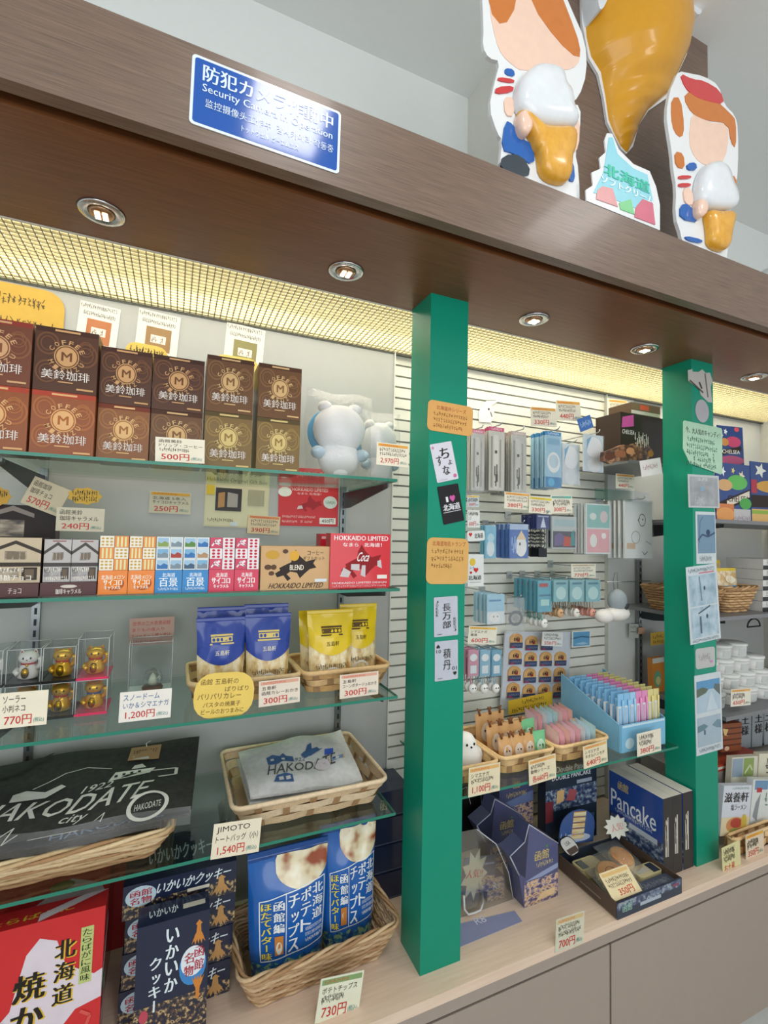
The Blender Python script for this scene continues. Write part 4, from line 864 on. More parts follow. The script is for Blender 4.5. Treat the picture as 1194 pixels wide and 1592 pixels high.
mb.grid(20, 3, lambda u, v: (.445*u, -.004-.003*math.sin(14*u+v), -.006*u+.045*v*(1-.3*u)+.003*math.sin(9*u)), FILM); q = mb.build('clear_wrap'); q.location = o; tag(q, 'shiny clear wrap along the front edge of the black tote pile', 'plastic wrap')
basket('basket', 'square chip basket holding white tote bags', (-.388, .052, S4+.0004), .33, .27, .054, 0, .022, 'chip', ('#d3b692', '#e0c8a6'), nrow=3)
BT = M('#3f5f8c', .7)
it = [('t', 'HAKODATE', .17, .26, .62, .17, '#4b4a50', .2, .005), ('t', '1922', .42, .46, .12, .07, '#6a7a94', .2), ('p', [(.2, .44), (.2, .58), (.26, .62), (.32, .58), (.36, .64), (.38, .58), (.44, .56), (.44, .46), (.34, .48), (.28, .43)], BT), ('r', .23, .5, .03, .04, '#c6c6c4'), ('r', .33, .5, .03, .04, '#c6c6c4'), ('p', [(.55, .5), (.7, .56), (.68, .62), (.63, .62), (.64, .72), (.6, .7), (.57, .62), (.52, .58)], BT), ('l', [(.52, .55), (.6, .52), (.72, .57)], .012, BT), ('p', [(.72, .44), (.8, .42), (.82, .52), (.74, .54)], M('#3a5fc0', .5)), ('p', [(.21, .14), (.38, .10), (.38, .2), (.33, .25), (.25, .24)], BT), ('r', .26, .15, .04, .05, '#c6c6c4'), ('r', .32, .14, .04, .05, '#c6c6c4'), ('e', .67, .3, .07, .1, '#d6ccd2'), ('z', .63, .28, .08, .04, '#9a6a7a', 4), ('p', [(.74, .29), (.9, .33), (.91, .42), (.75, .38)], M('#d9c8a6', .5)), ('p', [(.76, .30), (.88, .33), (.89, .39), (.77, .36)], M('#7f97c0', .5))]
zf, zr = S4+.045, S4+.062
tote('white tote bag on top of its pile with navy lettering and round sticker', [(-.350, .086, zf+.006), (-.106, .086, zf-.006), (-.092, .285, zr+.014), (-.350, .29, zr-.004)], it, WHC, .016, 'white tote bags', 8, False)
tote('white tote bag under the top one in the square chip basket', [(-.352, .084, zf-.008), (-.104, .084, zf-.02), (-.094, .285, zr-.004), (-.352, .29, zr-.022)], [('z', .1, .1, .3, .1, '#9a9a98', 6)], WHC, .009, 'white tote bags', 9, False)
price('cream price tag 1,540 yen on the shelf edge below the white totes', (327, 1337), (402, 1324), (326, 1283), .016, ['JIMOTO', 'トートバッグ（小）'], '1,540円', None, '#e6dcc4')

# ------------------------------------------------------------------ counter: crackers, squid cookies, potato chips
RDB = M('#c8282c', .25, coat=.4); REDW = PM('red_white_brush_print', [(.45, '#c8282c'), (.56, '#c8282c'), (.6, '#d9d2d8')], 16, rough=.3, stretch=(1, 1, .7), coat=.3, detail=4)
KG = '#1e1a12'; YG = '#d8b23a'
def cracker(label, x0, y, z, w, d, h, rz, rx, main=True):
    fr = [('p', [(.55, .82), (.62, .9), (.72, .86), (.78, .7), (.95, .6), (1, .62), (1, .45), (.85, .42), (.72, .28), (.6, .3), (.52, .36), (.45, .2), (.30, .28), (.36, .4), (.48, .52), (.52, .7)], '#d6ccd4'), ('p', [(.45, .2), (.6, .24), (.8, .1), (.74, .04), (.5, .08)], '#d6ccd4')]
    if main:
        for p, q in ((0, YG), (.006, KG)): fr += [('v', '北海道', .72-p, .46+p, .115, .4, q, .09 if q == YG else .05)]
        for p, q in ((0, YG), (.006, KG)): fr += [('v', '焼かに', .50-p, .16+p, .17, .56, q, .09 if q == YG else .05), ('v', '煎餅', .34-p, .12+p, .14, .36, q, .09 if q == YG else .05)]
        fr += [('r', .86, .56, .075, .34, '#b9c27a'), ('v', 'たらばがに風味', .87, .57, .055, .32, '#243a1c', .02), ('p', [(.66, .1), (.74, .24), (.86, .27), (.95, .2), (.93, .09), (.8, .04)], '#d2564e'), ('l', [(.68, .16), (.58, .22), (.55, .14)], .02, '#d2564e'), ('l', [(.72, .22), (.66, .32), (.72, .36)], .02, '#d2564e'), ('l', [(.9, .26), (.94, .36), (.88, .40)], .02, '#d2564e'), ('ring', .8, .16, .06, .04, .2, '#e8a89a'), ('z', .04, .2, .25, .5, '#b58a2a', 5)]
    return carton('cracker_box', label, 'cracker box', (x0, y, z), w, d, h, rz, fr, [('t', 'たらばがに', .3, .25, .5, .3, YG, 0, .04), ('p', [(.6, 0), (.8, .5), (1, 1), (.85, 1), (.6, .4)], '#d6ccd4')], [('p', [(0, .1), (1, .4), (1, .5), (0, .2)], '#d6ccd4'), ('p', [(0, .5), (1, .8), (1, .86), (0, .6)], '#d6ccd4'), ('r', .2, .44, .6, .1, '#5a8a4a')], RDB, group='red crab cracker boxes', rx=rx)
cracker('big red crab cracker box leaning at the front of its stack', -.85, .052, .0005, .252, .05, .262, 0, -.08)
mb = MB(); 
carton('cracker_box', 'red crab cracker box lying behind the leaning front one', 'cracker box', (-.87, .15, .0005), .265, .16, .235, 0, [('p', [(.5, .75), (.62, .8), (.8, .98), (.66, 1), (.4, .85)], '#d6ccd4'), ('e', .72, .93, .06, .04, '#5a8a4a'), ('t', 'たらばがに風味', .45, .78, .4, .07, '#2a2418', .1, .03)], [('p', [(.55, 0), (.75, .4), (.95, .2), (1, 0)], '#d6ccd4'), ('e', .7, .3, .08, .08, '#5a8a4a')], [], RDB, group='red crab cracker boxes')
carton('cracker_box', 'dark red crab cracker box behind all the others near the post', 'cracker box', (-.84, .315, .0005), .26, .035, .28, 0, [], [], [], M('#a82428', .3, coat=.3), group='red crab cracker boxes')
NAVY = M('#1e2740', .28, coat=.35); NIGHT = PM('night_city_print', [(.45, '#1a2238'), (.55, '#5a4a3a'), (.62, '#d0b483'), (.7, '#2a2a3c')], 130, rough=.3, coat=.3, detail=3)
SQ = '#c9823a'
SQUID = [(.5, 1), (.72, .84), (.62, .8), (.66, .5), (.74, .42), (.95, .05), (.78, .2), (.7, 0), (.6, .22), (.5, .02), (.42, .22), (.3, 0), (.24, .2), (.05, .05), (.26, .42), (.34, .5), (.38, .8), (.28, .84)]
def squid_front(big):
    if big:
        return [('r', 0, 0, 1, 1, NAVY), ('r', 0, .04, 1, .33, NIGHT), ('v', 'いかいか', .40, .42, .17, .52, '#dbe6ea', .05), ('v', 'クッキー', .19, .30, .15, .44, '#dbe6ea', .05), ('e', .78, .58, .19, .15, '#3f86c4'), ('e', .78, .62, .17, .12, '#dbe4ea'), ('v', '函館', .80, .53, .13, .2, '#a82838', .04), ('v', '名物', .66, .50, .13, .2, '#a82838', .04), ('s', [(1-a, b) for a, b in SQUID], .74, .74, .22, .2, SQ), ('s', [(a, 1-b) for a, b in SQUID], .76, .3, .2, .2, SQ), ('e', .13, .3, .06, .05, '#b84a5a'), ('r', .11, .12, .04, .18, '#b84a5a'), ('p', [(.55, .0), (.56, .12), (.66, .15), (.76, .1), (.78, 0)], '#b99a66')]
    return [('r', 0, 0, 1, 1, NAVY), ('r', 0, 0, 1, .45, NIGHT), ('e', .15, .62, .13, .3, '#bcd2dc'), ('t', '函館', .06, .62, .18, .2, '#a82838', 0, .04), ('t', '名物', .06, .4, .18, .2, '#a82838', 0, .04), ('t', 'いかいかクッキー', .27, .55, .66, .34, '#dbe6ea', .1, .04), ('r', .55, .38, .2, .1, '#d2ccbc'), ('s', SQUID, .76, .04, .2, .62, '#c0925a'), ('e', .35, .14, .07, .12, '#8a5a34'), ('e', .6, .16, .08, .13, '#9a6a3c')]
def squid_box(label, x, y, z, w, d, h, rz, rx, big):
    return carton('squid_cookie_box', label, 'cookie box', (x, y, z), w, d, h, rz, squid_front(big), [('t', 'いかいか', .15, .3, .4, .4, '#dbe6ea', 0, .04), ('r', .62, .35, .32, .25, '#d2ccbc')] if big else [('t', 'いかいかクッキー', .2, .3, .6, .35, '#dbe6ea', 0, .04)], [('t', 'いか', .2, .5, .4, .1, '#9aa4b4')], NAVY, group='squid cookie boxes', rx=rx)
squid_box('navy squid cookie box standing upright at the front of its stack', -.545, .05, .0005, .122, .05, .222, 0, -.0, True)
squid_box('navy squid cookie box lying on top of the stack, wide lettering', -.574, .115, .196, .205, .15, .062, 0, 0, False)
for i in range(3):
    squid_box('navy squid cookie box %s of the stack under the wide lettered one' % ('lowest', 'second from the bottom', 'third from the bottom')[i], -.574+.003*i, .118+.002*i, .0005+.065*i, .2, .15, .0642, 0, 0, False)
basket('basket', 'deep round-cornered willow basket of blue potato chip bags', (-.362, .03, .0004), .338, .19, .078, .05, .03, 'willow', ('#b99872', '#cdb08a'))
BC = M('#1d5fae', .22, coat=.45); BCD = M('#17488c', .25, coat=.4); CHIP = PM('potato_chip_print', [(.35, '#9c4a26'), (.48, '#e3d2ac'), (.6, '#efe6cf'), (.7, '#d6a75a')], 22, rough=.25, coat=.4, detail=2); SEA = PM('night_sea_print', [(.4, '#163e78'), (.52, '#2a6a8a'), (.6, '#8fb06a'), (.68, '#1d4a84')], 90, rough=.25, coat=.4, detail=3)
WT = '#e6ecee'
def chips(label, x, y, z, w, h, rz, rx, seed):
    cfn = lambda u, v: BCD if v > .96 else BC
    eq = lambda u: .2*math.sqrt(max(0, 1-((u-.68)/.36)**2))
    it = [('zone', lambda u: .9-eq(u), lambda u: min(.985, .9+eq(u)), .33, 1., CHIP), ('zone', lambda u: .005, lambda u: .15+.015*math.sin(30*u), .0, 1., SEA), ('l', [(.12, .17), (.96, .21), (.96, .735), (.12, .66), (.12, .17)], .012, WT), ('l', [(.445, .19), (.445, .69)], .01, WT), ('v', '北海道', .79, .40, .145, .31, WT, .03), ('v', 'ポテト', .635, .33, .135, .37, WT, .05), ('v', 'チップス', .475, .195, .135, .49, WT, .05), ('v', '函館編', .29, .38, .13, .27, WT, .05), ('v', 'ほたてバター味', .14, .18, .12, .47, '#e3d04a', .05), ('r', .30, .21, .11, .15, '#c9813a'), ('e', .355, .265, .04, .05, '#e9e0cc'), ('t', 'HOKKAIDO POTATO CHIPS', .70, .34, .24, .03, WT), ('t', 'POTATO CHIPS HOKKAIDO', .70, .295, .24, .03, WT), ('z', .70, .25, .24, .03, WT, 10)]
    return pouch('chip_bag', label, 'chip bag', (x, y, z), w, h, .05, cfn, it, rz, rx, 'blue potato chip bags', BCD, flare=.10, seed=seed, nu=22, nv=30, wr=.0025)
chips('blue potato chip bag standing in the willow basket beside the squid cookies', -.343, .110, .016, .168, .232, -.0, -.05, 21)
chips('blue potato chip bag standing in the willow basket beside the green pillar', -.182, .130, .014, .130, .246, .0, -.04, 22)
price('cream price tag 730 yen standing before the potato chip basket', (489, 1592), (557, 1575), (483, 1526), -.012, ['ポテトチップス', '~.5'], '730円', '#7fa06a', '#dfe0c8')
for i in range(4):
    carton('navy_carton', 'dark navy flat carton in the stack behind the nearer green pillar, %s' % ('lowest', 'second up', 'third up', 'topmost with gold mark')[i], 'carton', (-.06, .22+.004*i, .0005+.066*i), .15, .11, .065, 0, [('r', 0, 0, 1, 1, NAVY), ('r', 0, .03, 1, .03, '#5a6070')]+([('t', '函', .42, .3, .12, .4, '#b9a86a')] if i == 3 else []), [], [], NAVY, group='navy cartons behind the green pillar')
# ------------------------------------------------------------------ notes and stickers on the green pillars
YN = -.0016
sheet('note_card', 'orange rounded handwritten card high on the nearer green pillar', 'note', (664, 668), (734, 679), (664, 620), YN, [('t', '北海道弁シリーズ', .18, .72, .66, .14, '#a8482a'), ('z', .12, .52, .76, .13, '#8a5a2a', 9), ('z', .12, .32, .74, .13, '#8a5a2a', 9), ('z', .12, .13, .7, .13, '#8a5a2a', 9)], '#d9a45c', r=.16)
def pcard(label, bl, br, tl, items, base): sheet('sticker_card', label, 'sticker', bl, br, tl, YN, items, base, rough=.3, r=.04, group='souvenir stickers on the nearer green pillar')
pcard('white tilted sticker with brushed hiragana on the nearer green pillar', (680, 751), (713, 744), (670, 691), [('e', .1, .9, .06, .04, '#c88aa8'), ('t', 'ち', .38, .58, .4, .28, INK, 0, .05), ('t', 'ょ', .66, .4, .18, .13, INK, 0, .03), ('t', 'す', .16, .42, .24, .26, INK, 0, .04), ('t', 'な', .36, .16, .3, .24, INK, 0, .05), ('e', .86, .1, .08, .05, '#c86a98'), ('z', .08, .03, .4, .04, '#b890b0', 6)], '#d4d3dc')
pcard('black sticker with a pink heart on the nearer green pillar', (690, 816), (722, 809), (680, 757), [('t', 'I', .3, .56, .1, .14, '#e2e2e6', 0, .05), ('s', HEART, .48, .54, .26, .18, '#c85aa0'), ('t', '北海道', .1, .34, .8, .17, '#e2e2e6', 0, .05), ('r', .08, .29, .84, .02, '#b8b8be')], '#1c1a1c')
sheet('note_card', 'larger orange rounded handwritten card midway on the nearer green pillar', 'note', (662, 908), (727, 908), (663, 835), YN, [('t', '北海道地名トランプ', .12, .82, .8, .11, '#a8482a'), ('z', .1, .66, .78, .1, '#8a5a2a', 8), ('z', .1, .5, .78, .1, '#8a5a2a', 8), ('z', .1, .34, .5, .1, '#8a5a2a', 6)], '#d3a55e', r=.14)
pcard('white playing card sticker with three black characters above another', (675, 991), (712, 987), (674, 929), [('v', '長万部', .36, .18, .34, .66, INK, .03), ('v', 'JOKER', .08, .5, .1, .42, INK, .02), ('v', 'REKOJ', .82, .1, .1, .36, INK, .02), ('r', .12, .05, .2, .02, '#7a7a80')], '#b9bdc8')
pcard('white playing card sticker with a spade, below the three character one', (676, 1060), (712, 1055), (675, 998), [('v', '積丹', .36, .24, .32, .58, INK, .02), ('s', [(a, 1-b) for a, b in HEART], .06, .82, .16, .1, INK), ('t', '10', .06, .70, .2, .09, INK, 0, .02), ('t', '01', .74, .24, .2, .09, INK, 0, .02), ('s', HEART, .78, .1, .16, .1, INK), ('r', .12, .05, .2, .02, '#7a7a80')], '#b9bdc8')
# farther pillar
def far(nm, label, bl, br, tl, items, base, r=0., shape=None, cat='photo print', g='photo prints on the farther green pillar'):
    sheet(nm, label, cat, bl, br, tl, YN, items, base, rough=.4, r=r, shape=shape, group=g)
far('paper_cutout', 'grey white torn looking paper cutout atop the farther green pillar', (1072, 622), (1108, 626), (1072, 572), [('l', [(.05, .62), (.6, .28)], .05, '#5a4a44'), ('l', [(.72, .9), (.8, .15)], .04, '#5a4a44'), ('l', [(.45, .6), (.55, .4)], .06, '#3a3430')], '#b9b7b2', shape=[(0, .92), (.18, .98), (.2, .9), (.45, .92), (.62, 1.02), (.75, .92), (.95, .95), (1.05, .7), (.95, .5), (.98, 0), (.8, 0), (.5, .2), (.45, .38), (0, .6)], cat='paper cutout', g=None)
far('paper_egg', 'pale oval paper egg under the torn cutout on the farther pillar', (1082, 656), (1103, 658), (1082, 620), [], '#a9a7ab', shape=ell(.5, .5, .5, .5), cat='paper cutout', g=None)
m, w, h = plane_frame((1062, 729), (1123, 738), (1061, 653), -.003)
mb = MB(); mb.prism([(0, .06), (.03, .02), (.96*w, 0), (w, .03*h), (w, .95*h), (.97*w, h), (.03*w, h), (0, .97*h)], 0, .0012, M('#a9cbb0', .5))
mb.art(FRONT, w, h, [('t', '今、大人気のキャンディ！', .06, .76, .88, .13, INK, -.05, .015), ('z', .1, .6, .7, .1, '#2e5a4c', 9), ('z', .08, .45, .78, .1, '#2e5a4c', 10), ('z', .08, .32, .7, .1, '#2e5a4c', 9), ('z', .25, .2, .55, .1, '#2e5a4c', 7), ('z', .06, .08, .78, .1, '#2e5a4c', 10)])
tag(mb.build('note_card', None, m), 'mint green handwritten card overhanging the farther green pillar', 'note')
PHB = PM('snow_photo_print', [(.3, '#7f9aa8'), (.5, '#9fb6c2'), (.7, '#b8c8d0')], 30, rough=.35)
PHG = PM('grey_photo_print', [(.3, '#86898c'), (.7, '#a3a6a8')], 30, rough=.35)
far('photo_print', 'grey photo print right under the mint green card', (1071, 789), (1119, 790), (1070, 737), [('r', .05, .05, .9, .88, PHG), ('t', '2月', .3, .82, .3, .09, '#d0d0d0'), ('p', [(.38, .5), (.5, .52), (.48, .64), (.4, .66)], '#7fa0b8'), ('z', .2, .12, .3, .2, '#c0c0c0', 4)], '#b9bcbc')
far('photo_print', 'blue grey photo print with a curved branch, second from the card', (1083, 877), (1114, 876), (1080, 795), [('r', .08, .2, .88, .74, M('#6f8ba0', .4)), ('l', [(.1, .45), (.3, .56), (.6, .52), (.95, .6)], .06, '#38506a'), ('l', [(.15, .4), (.2, .8), (.35, .9)], .03, '#4a6280'), ('e', .6, .6, .1, .06, '#30445e'), ('z', .15, .05, .6, .1, '#7f8a90', 7)], '#c2cacc')
far('photo_print', 'tall pale blue photo print with two ski pictures', (1074, 1003), (1121, 992), (1075, 881), [('r', .06, .48, .88, .4, PHB), ('r', .06, .07, .88, .39, PHB), ('l', [(.4, .86), (.44, .54)], .03, '#56707e'), ('e', .55, .7, .03, .03, '#3a4a5a'), ('l', [(.3, .38), (.5, .42), (.7, .46)], .03, '#3f505e'), ('l', [(.36, .34), (.36, .12)], .05, '#46586a'), ('e', .58, .33, .03, .03, '#3a4a5a'), ('z', .06, .92, .86, .05, '#5f6f76', 12), ('r', .4, .895, .5, .015, '#c86a7a'), ('z', .06, .015, .86, .04, '#5f6f76', 12)], '#c2ccd0')
far('paper_square', 'small pale grey rounded paper between the ski prints', (1082, 1041), (1112, 1036), (1081, 1009), [('z', .15, .4, .6, .3, '#9a8f98', 4), ('e', .8, .28, .07, .07, '#c07ab0')], '#b3b4b1', r=.15, cat='paper', g=None)
far('photo_print', 'lowest tall photo print with a snowy road under blue sky', (1083, 1176), (1124, 1164), (1080, 1051), [('r', .06, .52, .88, .40, M('#a8bcc8', .4)), ('r', .06, .80, .88, .12, M('#5a90b8', .4)), ('p', [(.06, .72), (.4, .76), (.5, .8), (.3, .84), (.06, .82)], '#5f6a5a'), ('p', [(.94, .7), (.7, .8), (.75, .86), (.94, .84)], '#5f6a66'), ('p', [(.4, .53), (.58, .76), (.62, .76), (.85, .53)], '#bccad2'), ('r', .06, .1, .88, .36, M('#9fb0bc', .4)), ('p', [(.06, .28), (.3, .3), (.45, .34), (.3, .38), (.06, .36)], '#63808c'), ('p', [(.94, .28), (.75, .3), (.6, .34), (.8, .4), (.94, .38)], '#6f8a96'), ('l', [(.32, .3), (.32, .24)], .05, '#38444c'), ('z', .1, .03, .8, .05, '#7a868c', 12)], '#c3ccd0')
# ------------------------------------------------------------------ slatted bay: goods hanging from wire hooks
def hook(x, z, yf, label, tilt=.02):
    mb = MB(); mb.tube([(0, 0, 0), (0, yf-.366, tilt), (0, yf-.372, tilt+.008)], .0017, M('#b4b8ba', .25, .9), 6); mb.box(-.012, .012, -.001, .0005, -.012, .012, M('#c4c8c8', .3, .6))
    o = mb.build('wire_hook'); o.location = (x, .3675, z); tag(o, label, 'hook', 'wire hooks on the slatted wall'); return o
def hang_row(name, label, cat, rect, Yf, n, dy, make, group, hk, group_label=None):
    """n equal packets one behind the other on a hook; rect = photo pixels of the front one"""
    l, t, r, b = rect; a = at(l, b, Y=Yf); c = at(r, (t+b)/2, Y=Yf); d = at((l+r)/2, t, Y=Yf); w = c.x-a.x; h = d.z-a.z
    first = make(name, label, cat, (a.x, Yf, a.z), w, h, group)
    for i in range(1, n): copy_thing(first, (a.x+.0015*((i*7) % 5-2), Yf+dy*i, a.z+.001*((i*5) % 3-1)), 0, label)
    if hk: hook(a.x+w/2, d.z+.004, Yf-.02, hk, 0.0)
    return first, w, h, a
def mk(body, items, header=None, hh=.12, film=True, th=.006, shape=None, extra=None):
    def f(name, label, cat, loc, w, h, group):
        e = empty(name, label, cat, loc, 0, group)
        mb = MB(); hz = h*(1-hh) if header else h
        if shape: mb.prism([(a*w, b*hz) for a, b in shape], 0, th, body)
        else: mb.box(0, w, 0, th, 0, hz*.995, body)
        mb.art(FRONT, w, hz, items); mb.build('pack', e)
        if film:
            mb = MB(); ph = w*400
            mb.grid(6, 9, lambda u, v: (w*(-.03+1.06*u), -.0022-.0010*math.sin(9*v+ph+4*u)-.0006*math.sin(14*u+ph), hz*(-.03+1.04*v)), FILM); mb.build('clear_wrap', e)
        if header:
            mb = MB(); mb.box(0, w, th*.3, th*.7, hz, h, header); mb.art(FY(th*.3), w, h, [('z', .15, 1-hh*.8, .7, hh*.6, '#f0f0f0', 5)]); mb.build('header_card', e)
        if extra: extra(e, w, h, th)
        return e
    return f
GS = M('#b9b8b2', .3, coat=.3); GR = M('#a7a59e', .35)
slv = [('r', .1, .05, .12, .85, '#8f8d86'), ('r', .3, .03, .3, .9, '#c6c5c0'), ('r', .68, .06, .1, .8, '#97958e'), ('z', .35, .1, .2, .3, '#55534e', 2), ('r', .36, .62, .16, .05, '#55534e')]
for i, (rc, lb, hd) in enumerate((((733, 668, 753, 762), 'pale grey long sleeves hanging on the hook beside the nearer green pillar', '#c87a92'), ((760, 664, 784, 762), 'pale grey long sleeves with pink tops hanging on the second hook', '#c05a7e'), ((795, 671, 818, 766), 'pale grey long sleeves hanging next to the light blue packets', '#b8a8a4'))):
    hang_row('hanging_sleeve', lb, 'sleeve packet', rc, .225, 9, .012, mk(GS, slv, M(hd, .4), .06, film=(i != 1)), 'grey sleeves on hook %d' % (i+1), 'wire hook carrying grey sleeves, %s' % ('beside the nearer green pillar', 'the middle one of three', 'beside the blue packets')[i])
LB = M('#9fc6dc', .25, coat=.35); WB_ = M('#d6dee2', .3, coat=.3); SB = M('#3f86b8', .3, coat=.3)
hang_row('hanging_packet', 'light blue tall packets with deep blue feet hanging in a row', 'packet', (848, 671, 873, 757), .2, 7, .0105, mk(LB, [('r', 0, .0, 1, .2, SB), ('e', .5, .48, .4, .2, '#e0e6e8'), ('e', .5, .50, .3, .13, '#b8ccd8'), ('e', .35, .1, .2, .08, '#5fb0d4'), ('r', .1, .82, .8, .12, '#7fb0cc')], SB, .07, th=.005), 'light blue tall packets', 'wire hook carrying the light blue tall packets')
CUSH = [('e', .5, .66, .42, .28, '#dfe3e6'), ('p', [(.1, .5), (.14, .85), (.4, .96), (.2, .7)], '#6fa8cc'), ('e', .5, .18, .34, .2, '#d3d8dc')]
hang_row('hanging_packet', 'clear packet with a white round cushion hanging just past the blue packets', 'packet', (874, 690, 901, 752), .2, 1, .02, mk(M('#c9d2d8', .3, coat=.4), CUSH, None), 'cushion packets', 'wire hook carrying the first clear cushion packet')
hang_row('hanging_packet', 'clear packet with a white cushion and blue arc, under the blue flag', 'packet', (908, 676, 938, 732), .17, 1, .02, mk(M('#c3d0da', .3, coat=.4), CUSH, None), 'cushion packets', 'wire hook carrying the second clear cushion packet')
sheet('price_flag', 'small blue flag card sticking out above the cushion packets', 'sign', (903, 672), (923, 664), (903, 650), .17, [('z', .1, .3, .8, .4, '#a9c4e4', 5)], '#3f6cb0')
sheet('bird_cutout', 'white bird shaped paper cutout on the slatted wall near the pillar', 'paper cutout', (742, 655), (770, 660), (742, 618), .365, [('e', .6, .6, .05, .05, INK), ('l', [(.7, .5), (.8, .3)], .05, '#3a3a3a'), ('l', [(.4, .95), (1., 1.05)], .03, '#7a7a76')], '#e4e4de', shape=[(.1, 0), (.75, .05), (.95, .3), (.9, .6), (.75, .8), (1.2, 1.05), (.9, 1.1), (.5, .98), (.25, .75), (.05, .4)])
def ptag(label, l, t, r, b, Y, lines, cost, band='#dba24a', base='#ded9c8', sl=2, hk=None):
    if hk:
        c = at((l+r)/2, t+4, Y=Y); hook(c.x, c.z, Y+.009, hk, 0.)
    return price(label, (l, b), (r, b+sl), (l, t), Y, lines, cost, band, base)
ptag('price tag 330 yen hanging above the light blue packets', 826, 632, 866, 662, .2, ['~.7', '~.6'], '330円')
ptag('price tag 440 yen highest of all on the slatted wall', 866, 622, 904, 653, .2, ['~.7', '~.7'], '440円')
ptag('cream price tag by the dark chocolate boxes at the panel edge', 947, 620, 976, 648, .3, ['~.7', '~.6'], '660円')
ptag('price tag 380 yen hanging over the dark blue packs', 784, 764, 824, 790, .19, ['~.8', '~.8'], '380円', sl=3)
ptag('price tag 330 yen hanging over the key chains', 822, 771, 858, 797, .185, ['~.8', '~.6'], '330円', '#cfc23a', sl=3)
ptag('teal headed price tag 300 yen beside the notebooks', 857, 770, 890, 798, .19, ['~.8'], '300円', '#5fb0a4', sl=0)
ptag('price tag 440 yen hanging over the white towels', 958, 736, 986, 759, .2, ['~.8', '~.6'], '440円', sl=2)
ptag('price tag 600 yen tilted beside the nearer green pillar', 727, 973, 771, 1001, .2, ['シマエナガ', '雑貨'], '600円', '#d9b45a', sl=1)
ptag('white price tag 550 yen above the badge board', 842, 982, 874, 1004, .3, ['~.7', '~.8'], '550円', None, '#d9dcd8', sl=1)
ptag('grey price tag 770 yen over the animal key rings', 888, 877, 926, 899, .22, ['~.7', '~.8'], '770円', '#b8b49c', sl=-1, hk='wire hook carrying the grey 770 yen tag')
ptag('small price tag high by the green pillar with blue writing', 727, 770, 745, 788, .15, ['~.8'], '550円', '#d8b84a', '#c3c9cc', sl=0, hk='wire hook carrying the small blue lettered tag')
ptag('small white price tag with red figures just below the blue one', 727, 793, 746, 820, .14, ['~.8', 'ンプ'], '600円', None, '#dcdcd8', sl=0, hk='wire hook carrying the small white tag with red figures')
sheet('place_sticker', 'white slanted sticker with a place name beside the green pillar', 'sticker', (727, 842), (754, 840), (727, 826), .13, [('t', '北海道', .4, .25, .5, .5, INK, 0, .04), ('s', HEART, .08, .45, .2, .4, RED)], '#dadcda', r=.2)
sheet('sticker_packet', 'tall white sticker sheet with red heart beside the nearer green pillar', 'sticker', (727, 912), (752, 911), (727, 862), .13, [('e', .3, .76, .18, .12, '#d8b83a'), ('s', HEART, .36, .42, .3, .16, RED), ('s', HEART, .12, .38, .16, .09, RED), ('t', '北海道', .04, .2, .8, .14, INK, 0, .04), ('r', .1, .12, .7, .015, '#8a8a8a'), ('t', 'ふる', .1, .55, .3, .07, '#4a6ab0')], '#d8dad8')
c = at(740, 866, Y=.13); hook(c.x, c.z, .139, 'wire hook carrying the tall white sticker sheet', 0.)
DB = M('#3f6cb4', .28, coat=.35)
hang_row('hanging_packet', 'teal blue small packets hanging beside the white sticker sheets', 'packet', (754, 817, 771, 868), .21, 3, .012, mk(M('#6fb0cc', .3, coat=.3), [('e', .5, .3, .35, .25, '#cfdce0'), ('e', .5, .62, .3, .14, '#a9d0dc')], None, th=.006), 'teal packets', 'wire hook carrying the teal blue small packets')
hang_row('hanging_packet', 'deep blue packets with a white bird hanging in a row', 'packet', (792, 815, 821, 868), .2, 8, .0095, mk(DB, [('r', 0, .84, 1, .16, '#a9bcd8'), ('e', .62, .35, .3, .3, '#e2e4e4'), ('p', [(.36, .55), (.62, .82), (.9, .55)], '#dfc8a4'), ('e', .55, .42, .04, .05, INK), ('z', .1, .2, .3, .4, '#9ab4dc', 3)], None, th=.005), 'deep blue bird packets', 'wire hook carrying the deep blue bird packets')
def chain(e, w, h, th):
    mb = MB()
    for i in range(5): mb.tube([(w*.5+.008*math.cos(a), th*.5+(.003*math.sin(a) if i % 2 else 0), -.006-.011*i+.007*math.sin(a)) for a in [math.pi*2*q/10 for q in range(10)]], .0016, M('#6a6c70', .25, .9), 4, True)
    mb.box(w*.2, w*.8, th*.2, th*.8, -.085, -.058, M('#3c3e42', .3, .7)); mb.build('key_ring', e)
hang_row('key_chain', 'black key chains on deep blue cards hanging under their price tag', 'key chain', (834, 800, 855, 822), .2, 6, .012, mk(M('#2c3a78', .3), [('p', [(.3, .1), (.5, .9), (.7, .1)], '#c9d4e4'), ('r', .1, .82, .8, .1, '#a9b4d4')], None, th=.005, extra=chain), 'black key chains', 'wire hook carrying the black key chains')
ptr = [('r', .04, .04, .92, .5, M('#4a4a58', .3)), ('p', [(.1, .1), (.5, .1), (.5, .4), (.3, .5), (.1, .4)], '#6a5a8a'), ('p', [(.45, .08), (.8, .08), (.8, .35), (.5, .4)], '#b84a3a'), ('p', [(.75, .1), (.95, .1), (.9, .6), (.78, .5)], '#3f8a8a'), ('r', .1, .7, .8, .2, '#9fb8bc')]
hang_row('hanging_packet', 'clear packet of a colourful train charm next to the notebooks', 'packet', (858, 803, 896, 853), .19, 2, .02, mk(M('#b4bcbc', .3, coat=.3), ptr, None), 'train charm packets', 'wire hook carrying the train charm packet')
